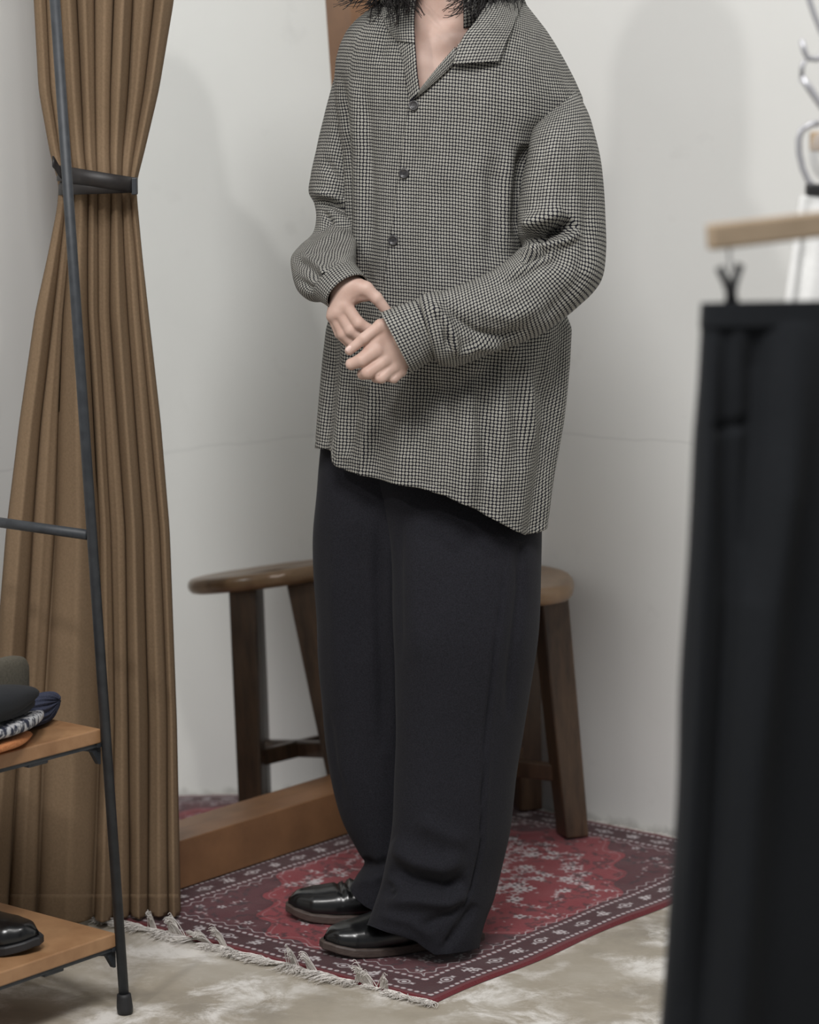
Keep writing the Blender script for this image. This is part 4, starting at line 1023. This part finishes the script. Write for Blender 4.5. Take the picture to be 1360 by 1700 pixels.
Vn = front_hem(Vn, [(608, 1532), (640, 1546), (690, 1562), (705, 1574), (722, 1586), (745, 1584), (770, 1580), (800, 1572)])
Vf = front_hem(Vf, [(576, 1466), (590, 1492), (606, 1506), (626, 1516), (720, 1525)])
TRV = np.concatenate([Vn, Vf]); TRF = np.concatenate([grid_faces(nrN, ncN, True), grid_faces(nrN, ncN, True)+len(Vn)])
trousers = mesh_obj('trousers', TRV, TRF, M['trousers'], solid=.002)
# waistband under the shirt closes the seat
wb, _ = pair_tube([(560, 690, 880, 690, 4.36, 4.31, .07), (552, 730, 886, 730, 4.36, 4.31, .075)], 8, 80)
wbo = mesh_obj('waistband', wb, grid_faces(8, 80, True), M['trousers'], solid=.003)
adopt(person, trousers); bpy.context.view_layer.update(); adopt(trousers, wbo)

# ---- shoes
zr = .0085
for toe, hd, vm, mir in (((-.137, 4.207), (1, .42), .0, False), ((-.203, 4.412), (1, .0), .26, True)):
    sh = bpy.data.objects.new('shoe', None); col.objects.link(sh); sh.location = (toe[0], toe[1], zr); sh.parent = person; sh.matrix_parent_inverse = person.matrix_world.inverted()
    bpy.context.view_layer.update()
    adopt(sh, *place_shoe(toe, hd, zr, vamp=vm, mirror=mir))

# ---- body
BC = np.array([.052, 4.305, 0])
def bp(l, f, z): return BC+lft*l+fwd*f+Zu*z
AX = np.stack([lft, fwd, Zu])
def sym(fn): return [fn(s) for s in (-1, 1)]
hc = np.array([.052, 4.245, 1.672])             # head centre
def hp(l, f, z): return hc+lft*l+fwd*f+Zu*z
prims = []
def add(p, k=.03, s=1): prims.append((p, k, s))
add(prim_ell(bp(0, 0, .94), (.130, .080, .12), AX), .05); add(prim_ell(bp(0, .005, 1.12), (.13, .085, .17), AX), .06)
add(prim_ell(bp(0, .0, 1.30), (.145, .098, .17), AX), .06); add(prim_caps(bp(-.11, -.01, 1.41), bp(.11, -.01, 1.41), .045, .045), .06)
add(prim_caps(bp(0, .03, 1.30), bp(0, .055, 1.42), .06, .048), .05)
add(prim_caps(bp(0, .005, 1.44), hp(0, -.02, -.09), .060, .054), .04)
for s in (-1, 1): add(prim_caps(bp(.012*s, .075, 1.452), bp(.11*s, .035, 1.470), .011, .012), .025)     # collar bones
add(prim_ell(hp(0, -.01, .02), (.074, .092, .098), AX), .03); add(prim_ell(hp(0, .030, -.045), (.055, .060, .072), AX), .03)
add(prim_caps(hp(0, .078, -.100), hp(0, .070, -.095), .016, .018), .03)
add(prim_caps(hp(0, .086, .018), hp(0, .104, -.028), .008, .013), .015)                                  # nose
for s in (-1, 1):
    add(prim_caps(hp(.012*s, .092, -.030), hp(.012*s, .094, -.031), .007, .007), .008)
    add(prim_caps(hp(.045*s, .060, -.025), hp(.040*s, .066, -.020), .018, .018), .03)
    add(prim_ell(hp(.031*s, .088, .014), (.018, .012, .012), AX), .012, -1)
    add(prim_ell(hp(.031*s, .076, .013), (.0132, .0132, .0125), AX), .003); add(prim_caps(hp(.022*s, .090, .012), hp(.040*s, .086, .0125), .0042, .0038), .002, -1)
    add(prim_caps(hp(.018*s, .090, .030), hp(.046*s, .080, .030), .006, .005), .012)
    add(prim_ell(hp(.076*s, -.008, .000), (.008, .020, .031), AX), .008)
add(prim_caps(hp(-.020, .086, -.058), hp(.020, .086, -.058), .0060, .0060), .008); add(prim_caps(hp(-.016, .086, -.068), hp(.016, .086, -.068), .0070, .0070), .008)
# arms, from the shoulder to inside each cuff
shL, elL, wrL = atY(900, 165, 4.235), atY(945, 445, 4.165), atY(668, 562, 4.06)
shR, elR, wrR = atY(592, 140, 4.405), atY(556, 398, 4.365), atY(572, 488, 4.115)
for a, b, c in ((shL, elL, wrL), (shR, elR, wrR)):
    add(prim_caps(a, b, .033, .022), .03); add(prim_caps(b, c, .022, .021), .02)
# legs
for (hx, kx, ax, fx) in (((.09, .88), (762, 1180, 4.26), (748, 1500, 4.29), (-.02, 4.262)), ((-.09, .88), (628, 1180, 4.385), (672, 1470, 4.41), (-.06, 4.415))):
    h_ = bp(hx[0]*.8, -.02, hx[1]); k_ = atY(*kx); an = atY(*ax); an[2] = .085
    add(prim_caps(h_, k_, .062, .046), .04); add(prim_caps(k_, an, .046, .032), .03)
    add(prim_caps(an-Zu*.02, np.array([fx[0], fx[1], .045]), .030, .018), .02)
bodyV, bodyF = sdf_mesh(prims, .0048)

# hands: laid out on the enlarged view of the picture (5.23 px per picture px, origin 500,430)
def hand_pt(x, y, d, Y0): return atY(500+x/5.23, 430+y/5.23, Y0-d/5753.0)
RS_ = 1/5753.0
def hand(bones, Y0, dig=(), h=.0013):
    pr = []
    for k, (a, ra, b, rb) in bones:
        pr.append((prim_caps(hand_pt(*a, Y0), hand_pt(*b, Y0), ra*RS_, rb*RS_), k*RS_, 1))
    for k, (a, ra, b, rb) in dig:
        pr.append((prim_caps(hand_pt(*a, Y0), hand_pt(*b, Y0), ra*RS_, rb*RS_), k*RS_, -1))
    return sdf_mesh(pr, h, pad=.008)
YLH, YRH = 4.062, 4.098
LHb = [
    # forearm and palm
    (40, ((1010, 640, -20), 118, (880, 700, -10), 108)),
    (60, ((880, 640, -10), 80, (660, 800, 20), 58)), (60, ((890, 690, -5), 84, (735, 875, 18), 56)), (60, ((900, 740, -10), 80, (808, 935, 0), 52)), (60, ((915, 800, -30), 74, (868, 975, -30), 46)),
    # index, middle, ring, little: first bone, then bent under
    (40, ((750, 640, 10), 70, (600, 780, 26), 62)), (16, ((650, 790, 26), 78, (528, 876, 60), 62)), (12, ((525, 880, 62), 60, (436, 912, 30), 50)), (10, ((436, 912, 30), 50, (440, 925, -60), 42)),
    (16, ((735, 880, 26), 60, (580, 985, 50), 59)), (12, ((580, 985, 50), 59, (535, 1000, -30), 50)),
    (16, ((808, 935, 6), 56, (695, 1025, 36), 55)), (12, ((695, 1025, 36), 55, (650, 1030, -40), 46)),
    (16, ((868, 970, -28), 50, (805, 1030, 2), 47)), (12, ((805, 1030, 2), 47, (760, 1025, -60), 40)),
    # thumb
    (40, ((850, 560, 10), 74, (690, 580, 40), 56)), (22, ((690, 580, 40), 56, (545, 690, 66), 49)), (14, ((545, 690, 66), 49, (418, 795, 56), 40)),
]
LHd = [(10, ((640, 700, 95), 10, (470, 850, 95), 6)), (9, ((640, 878, 82), 7, (500, 985, 96), 6)), (9, ((765, 935, 70), 6, (640, 1045, 84), 5)), (9, ((850, 985, 40), 5, (775, 1050, 50), 4))]
RHb = [
    (40, ((360, 170, -220), 104, (405, 262, -62), 122)), (40, ((405, 262, -62), 120, (450, 300, -60), 96)),
    (60, ((440, 250, -40), 84, (385, 400, 12), 60)), (60, ((400, 260, -50), 84, (330, 455, 4), 58)), (60, ((370, 270, -60), 84, (290, 485, -18), 54)), (60, ((350, 290, -80), 80, (268, 500, -56), 46)),
    (14, ((385, 402, 18), 58, (500, 560, 46), 52)), (22, ((500, 560, 46), 52, (610, 622, 24), 47)), (14, ((610, 622, 24), 47, (660, 655, 0), 40)),
    (14, ((330, 458, 4), 55, (425, 620, 20), 50)), (22, ((425, 620, 20), 50, (530, 692, 2), 45)),
    (14, ((288, 488, -20), 48, (360, 650, -16), 46)), (22, ((360, 650, -16), 46, (450, 742, -30), 42)),
    (14, ((268, 502, -56), 42, (330, 650, -60), 40)), (10, ((330, 650, -60), 40, (410, 735, -80), 36)),
    (40, ((480, 240, -20), 84, (560, 260, 6), 66)), (24, ((560, 260, 6), 64, (655, 340, 18), 53)), (14, ((655, 340, 18), 53, (742, 448, 0), 44)),
    (30, ((500, 330, -30), 46, (560, 330, -14), 40)),
]
RHd = [(9, ((375, 500, 72), 6, (470, 640, 80), 6)), (9, ((305, 540, 50), 6, (400, 690, 44), 5)), (12, ((455, 350, 66), 10, (520, 470, 66), 14))]
lhV, lhF = hand(LHb, YLH, LHd); rhV, rhF = hand(RHb, YRH, RHd)
allV = np.concatenate([bodyV, lhV, rhV]); allF = np.concatenate([bodyF, lhF+len(bodyV), rhF+len(bodyV)+len(lhV)])
body = mesh_obj('body', allV, allF, M['skin'])
sm = body.modifiers.new('soften', 'SMOOTH'); sm.factor = 0.5; sm.iterations = 4
adopt(person, body); bpy.context.view_layer.update()
# eyes and brows
for s_ in (-1, 1):
    for nm, cc, rad, mm in (('eye', hp(.031*s_, .0745, .0125), .0122, M['white_cloth']), ('iris', hp(.031*s_-.001, .0828, .0122), .0060, M['button'])):
        a_ = np.linspace(0, 2*np.pi, 24, endpoint=False); VV = np.concatenate([cc+rad*(math.sin(q)*(np.cos(a_)[:, None]*lft+np.sin(a_)[:, None]*Zu)+math.cos(q)*fwd) for q in np.linspace(.02, math.pi-.02, 14)])
        adopt(body, mesh_obj(nm, VV, grid_faces(14, 24, True), mm))
    kk_ = np.linspace(0, 1, 8); bw = np.array([hp((.014+.034*q)*s_, .099-.016*q*q, .032+.006*math.sin(q*2.4)) for q in kk_])
    adopt(body, mesh_obj('eyebrow', *tube(bw, [.0015, .0026, .003, .003, .0028, .0024, .0018, .001], 8), M['hair']))
# thumbnails
def nail(x, y, d, Y0, ang, ln, wd, tilt=0.0):
    c = hand_pt(x, y, d, Y0); e = np.array([math.cos(ang), 0, -math.sin(ang)]); s = np.array([math.sin(ang), 0, math.cos(ang)]); nrm = np.array([0, -1., 0])
    s = s*math.cos(tilt)+nrm*math.sin(tilt); nn = np.cross(s, e); nn = nn if nn@nrm > 0 else -nn
    nu, nv = 9, 9; V = []
    for i in range(nu):
        for j in range(nv):
            p, q = i/(nu-1)*2-1, j/(nv-1)*2-1
            wq = q*math.sqrt(max(.25, 1-abs(p)**3*.75)); V.append(c+e*p*ln/2+s*wq*wd/2-nn*(.0016*wq*wq+.0008*p*p))
    return mesh_obj('fingernail', V, grid_faces(nu, nv, False), M['nail'], solid=.0006)
n1 = nail(420, 786, 96, YLH, math.atan2(795-690, -(418-545))+0.0 if False else 2.45+math.pi/2*0+0.0, .0105, .0085, -.25)
adopt(body, n1)

# ---- hair: black, wavy, to the collar
def build_hair():
    parts = []; r = np.random.default_rng(5)
    def strand(P, r0):
        parts.append(tube(P, np.linspace(r0, r0*.35, len(P)), 4, False))
    # cap over the skull
    th = np.linspace(0, 2*np.pi, 48, endpoint=False); rows = []
    for a in np.linspace(0.02, 2.05, 22):
        z = .113*math.cos(a)+.010; rr = math.sin(a)
        l = .089*rr*np.sin(th); f = .106*rr*np.cos(th)-.012
        f = np.where((np.cos(th) > .55) & (a > 1.25), f-.045, f)
        rows.append(np.stack([hp(x, y, z+.003*math.sin(7*k)) for k, (x, y) in enumerate(zip(l, f))]))
    parts.append((np.concatenate(rows), [list(q) for q in grid_faces(22, 48, True)]))
    n = 2000
    for q in range(n):
        t = r.uniform(0, 2*np.pi)
        if math.cos(t) > .45: t = r.choice([-1, 1])*r.uniform(1.15, 1.9)
        a0 = r.uniform(.1, 1.5); endz = hc[2]-r.uniform(.115, .19)-.012*(abs(math.sin(t)))
        if math.cos(t) > .2: endz += r.uniform(-.02, .03)
        K = 16; s = np.linspace(0, 1, K); P = []
        ph = r.uniform(0, 6.28); cu = r.uniform(.003, .012); fr = r.uniform(6, 13)
        R1 = r.uniform(.98, 1.20); flip = r.uniform(-.03, .008)
        for k in s:
            ang = a0+(2.0-a0)*min(1, k*2.0); rr = math.sin(min(ang, 1.57)); 
            z0 = hc[2]+.118*math.cos(min(ang, 1.57))+.01; zz = z0 if k < .3 else z0+(endz-z0)*((k-.3)/.7)
            ex = flip*max(0, k-.6)**2*6.0
            l = (.090*rr*R1+ex)*math.sin(t)+cu*k*math.sin(ph+fr*k); f = (.100*rr*R1+ex)*math.cos(t)-.014+cu*k*math.cos(ph*1.3+fr*k)
            p = hc+lft*l+fwd*f; P.append([p[0], p[1], zz+.004*k*math.sin(ph+fr*k)])
        strand(np.array(P), r.uniform(.0007, .0012))
    # loose curls that fall in front of the chest and flick out at the left (image side)
    for q in range(230):
        ex = r.choice([r.uniform(556, 604), r.uniform(600, 655), r.uniform(650, 700), r.uniform(735, 762), r.uniform(760, 800)], p=[.2, .32, .22, .13, .13])
        ey = {0: r.uniform(-6, 16), 1: r.uniform(0, 40)}[int(ex > 605)] if ex < 655 else r.uniform(-4, 32)
        Y0 = 4.14+(.10 if ex < 640 else .0)+r.uniform(-.012, .02)
        e = atY(ex, ey, Y0); sd = -1 if ex < 705 else 1; b = hc+lft*sd*r.uniform(.084, .10)+fwd*r.uniform(-.03, .03)+Zu*r.uniform(-.06, .0)
        K = 22; s = np.linspace(0, 1, K)[:, None]; ph = r.uniform(0, 6.28); w = r.uniform(.004, .010)
        mid = b*.75+e*.25+Zu*(e[2]-b[2])*.55
        P = (1-s)**2*b+2*s*(1-s)*mid+s*s*e
        P = P+np.array([1., 0, 0])*(w*np.sin(ph+s*8)*s)+Zu*(w*.8*np.cos(ph+s*9)*s**2)
        strand(P, r.uniform(.0009, .0016))
    V, Fc = join(parts)
    h = mesh_obj('hair', V, np.array([f for f in Fc]), M['hair']); h['kind'] = 'stuff'; h['label'] = 'black wavy collar length hair'
    adopt(person, h)
build_hair()

# ================================================================== clothes on hangers at the right, near the camera
YH = 2.40
def build_right():
    # wooden hanger with a dark spring clip
    root = thing('wooden_hanger', 'pale wooden clip hanger in the right foreground holding black trousers', 'hanger', tuple(atY(1290, 385, YH)))
    obs = []
    a, b = atY(1177, 394, YH), atY(1660, 338, YH+.13); d = b-a; Ln = np.linalg.norm(d); d /= Ln; nn = np.cross(d, Zu); nn /= np.linalg.norm(nn); u = np.cross(nn, d)
    V, Fc = box_frame(a, d, nn, u, 0, Ln, -.0065, .0065, -.0115, .0115); obs.append(bev(mesh_obj('hanger_bar', V, Fc, M['hanger'], smooth=False), .003, 3))
    mid = a+d*Ln*.5
    k = np.linspace(0, 1, 40); hk = [mid+u*(.01+.05*t) for t in np.linspace(0, 1, 5)]
    top = hk[-1]; hk += [top+u*(.022*math.sin(q)+.0)+d*(-.022+.022*math.cos(q)) for q in np.linspace(.1, 4.1, 22)]
    obs.append(mesh_obj('hook', *tube(hk, .0018, 8), M['chrome']))
    for s in (.02, Ln-.02):
        p = a+d*s-u*.0115
        obs.append(mesh_obj('clip_wire', *tube([p+u*.004, p-u*.012, p-u*.02], .0012, 8), M['chrome']))
        c = p-u*.030
        for sg in (-1, 1):       # the two spring levers of the clip
            q = [c+d*(.0125*sg)+u*.014-nn*.003*sg, c+d*(.006*sg)+u*.0-nn*.003*sg, c+d*(.001*sg)-u*.010, c+d*(.003*sg)-u*.024]
            V, Fc = tube(q, [.0042, .004, .0042, .0046], 8); obs.append(mesh_obj('clip', V, Fc, M['black_metal']))
    adopt(root, *obs)
    # black trousers
    rows = [(1166, 507, 1560, 500, YH, YH+.09, .028), (1163, 560, 1560, 560, YH, YH+.09, .032), (1158, 640, 1560, 640, YH, YH+.09, .036), (1151, 720, 1560, 720, YH, YH+.09, .038), (1147, 800, 1560, 800, YH, YH+.09, .04), (1140, 950, 1560, 950, YH, YH+.09, .042),
            (1130, 1150, 1560, 1150, YH, YH+.09, .044), (1119, 1400, 1560, 1400, YH, YH+.09, .045), (1098, 1700, 1560, 1700, YH, YH+.09, .046), (1080, 2000, 1560, 2000, YH, YH+.09, .046), (1070, 2300, 1560, 2300, YH, YH+.09, .046)]
    nr, nc = 200, 180
    V, uv = pair_tube(rows, nr, nc, 3.2); N0 = grid_normals(V, nr, nc, True)
    V = V+N0*(.002*snoise(V*16, 3))[:, None]
    V = creases(V, N0, [([(1208, 505), (1206, 700), (1212, 1000), (1190, 1400), (1160, 1800)], 14, .012), ([(1325, 530), (1310, 700), (1270, 1000), (1240, 1300), (1215, 1700), (1200, 2000)], 34, -.022), ([(1260, 510), (1255, 700), (1235, 1000)], 20, .010), ([(1250, 700), (1210, 712), (1180, 712)], 10, .004), ([(1185, 560), (1178, 800), (1160, 1200), (1135, 1650)], 12, -.006)])
    tr = thing('black_trousers', 'black trousers hanging in the right foreground from a wooden hanger', 'trousers', tuple(atY(1350, 520, YH)))
    t0 = mesh_obj('trouser_legs', V, grid_faces(nr, nc, True), M['black_trousers'], solid=.002)
    wv, _ = pair_tube([(1164, 503, 1562, 497, YH, YH+.09, .0285), (1162, 545, 1562, 541, YH, YH+.09, .0318)], 10, 120, 3.2)
    wbnd = mesh_obj('waistband', wv, grid_faces(10, 120, True), M['black_trousers'], solid=.0025)
    adopt(tr, t0, wbnd)
    # second hanger further back: chrome hook and clip ring, white garment
    Y2 = 3.0
    root = thing('chrome_hanger', 'chrome hanger with wooden block and black clip holding the white garment', 'hanger', tuple(atY(1370, 240, Y2)))
    obs = []
    P = lambda x, y, dy=0: atY(x, y, Y2+dy)
    obs.append(mesh_obj('hook', *tube(np.array([P(1338, -30), P(1344, 0), P(1352, 24), P(1364, 52), P(1380, 84), P(1400, 110)]), .0032, 10), M['chrome']))
    obs.append(mesh_obj('hook', *tube(np.array([P(1331, 66), P(1336, 86), P(1342, 97), P(1356, 98), P(1380, 94)]), .0032, 10), M['chrome']))
    obs.append(mesh_obj('rod', *tube(np.array([P(1331, 128), P(1345, 148), P(1362, 172), P(1390, 210)]), .0042, 10), M['chrome']))
    obs.append(mesh_obj('rod', *tube(np.array([P(1336, 100), P(1332, 112), P(1331, 128)]), .0026, 8), M['chrome']))
    obs.append(mesh_obj('clip_ring', *tube(np.array([P(1362, 204), P(1346, 207), P(1331, 216), P(1326, 232), P(1327, 255), P(1333, 280), P(1342, 300), P(1352, 312)]), .0036, 10), M['chrome']))
    V, Fc = box_frame(P(1345, 235), np.array([1., 0, 0]), np.array([0, 1., 0]), Zu, 0, .12, -.006, .006, -.011, .011); obs.append(bev(mesh_obj('wooden_block', V, Fc, M['hanger'], smooth=False), .002))
    V, Fc = box_frame(P(1338, 315), np.array([1., 0, 0]), np.array([0, 1., 0]), Zu, 0, .06, -.007, .007, -.0065, .0065); obs.append(bev(mesh_obj('clip', V, Fc, M['black_metal'], smooth=False), .002))
    adopt(root, *obs)
    rows = [(1328, 326, 1500, 326, Y2, Y2+.03, .010), (1322, 370, 1500, 370, Y2, Y2+.03, .016), (1312, 430, 1502, 430, Y2, Y2+.03, .02), (1302, 500, 1506, 500, Y2, Y2+.03, .024), (1290, 620, 1510, 620, Y2, Y2+.03, .026), (1275, 900, 1520, 900, Y2, Y2+.03, .028), (1262, 1250, 1530, 1250, Y2, Y2+.03, .03)]
    V, uv = pair_tube(rows, 120, 140, 3); N0 = grid_normals(V, 120, 140, True)
    V = creases(V, N0, [([(1345, 330), (1338, 420), (1325, 520), (1310, 800)], 10, .008)])
    w = mesh_obj('white_garment', V, grid_faces(120, 140, True), M['white_cloth'], solid=.002); tag(w, 'white cotton garment hanging behind the pale wooden hanger at right', 'garment')
build_right()
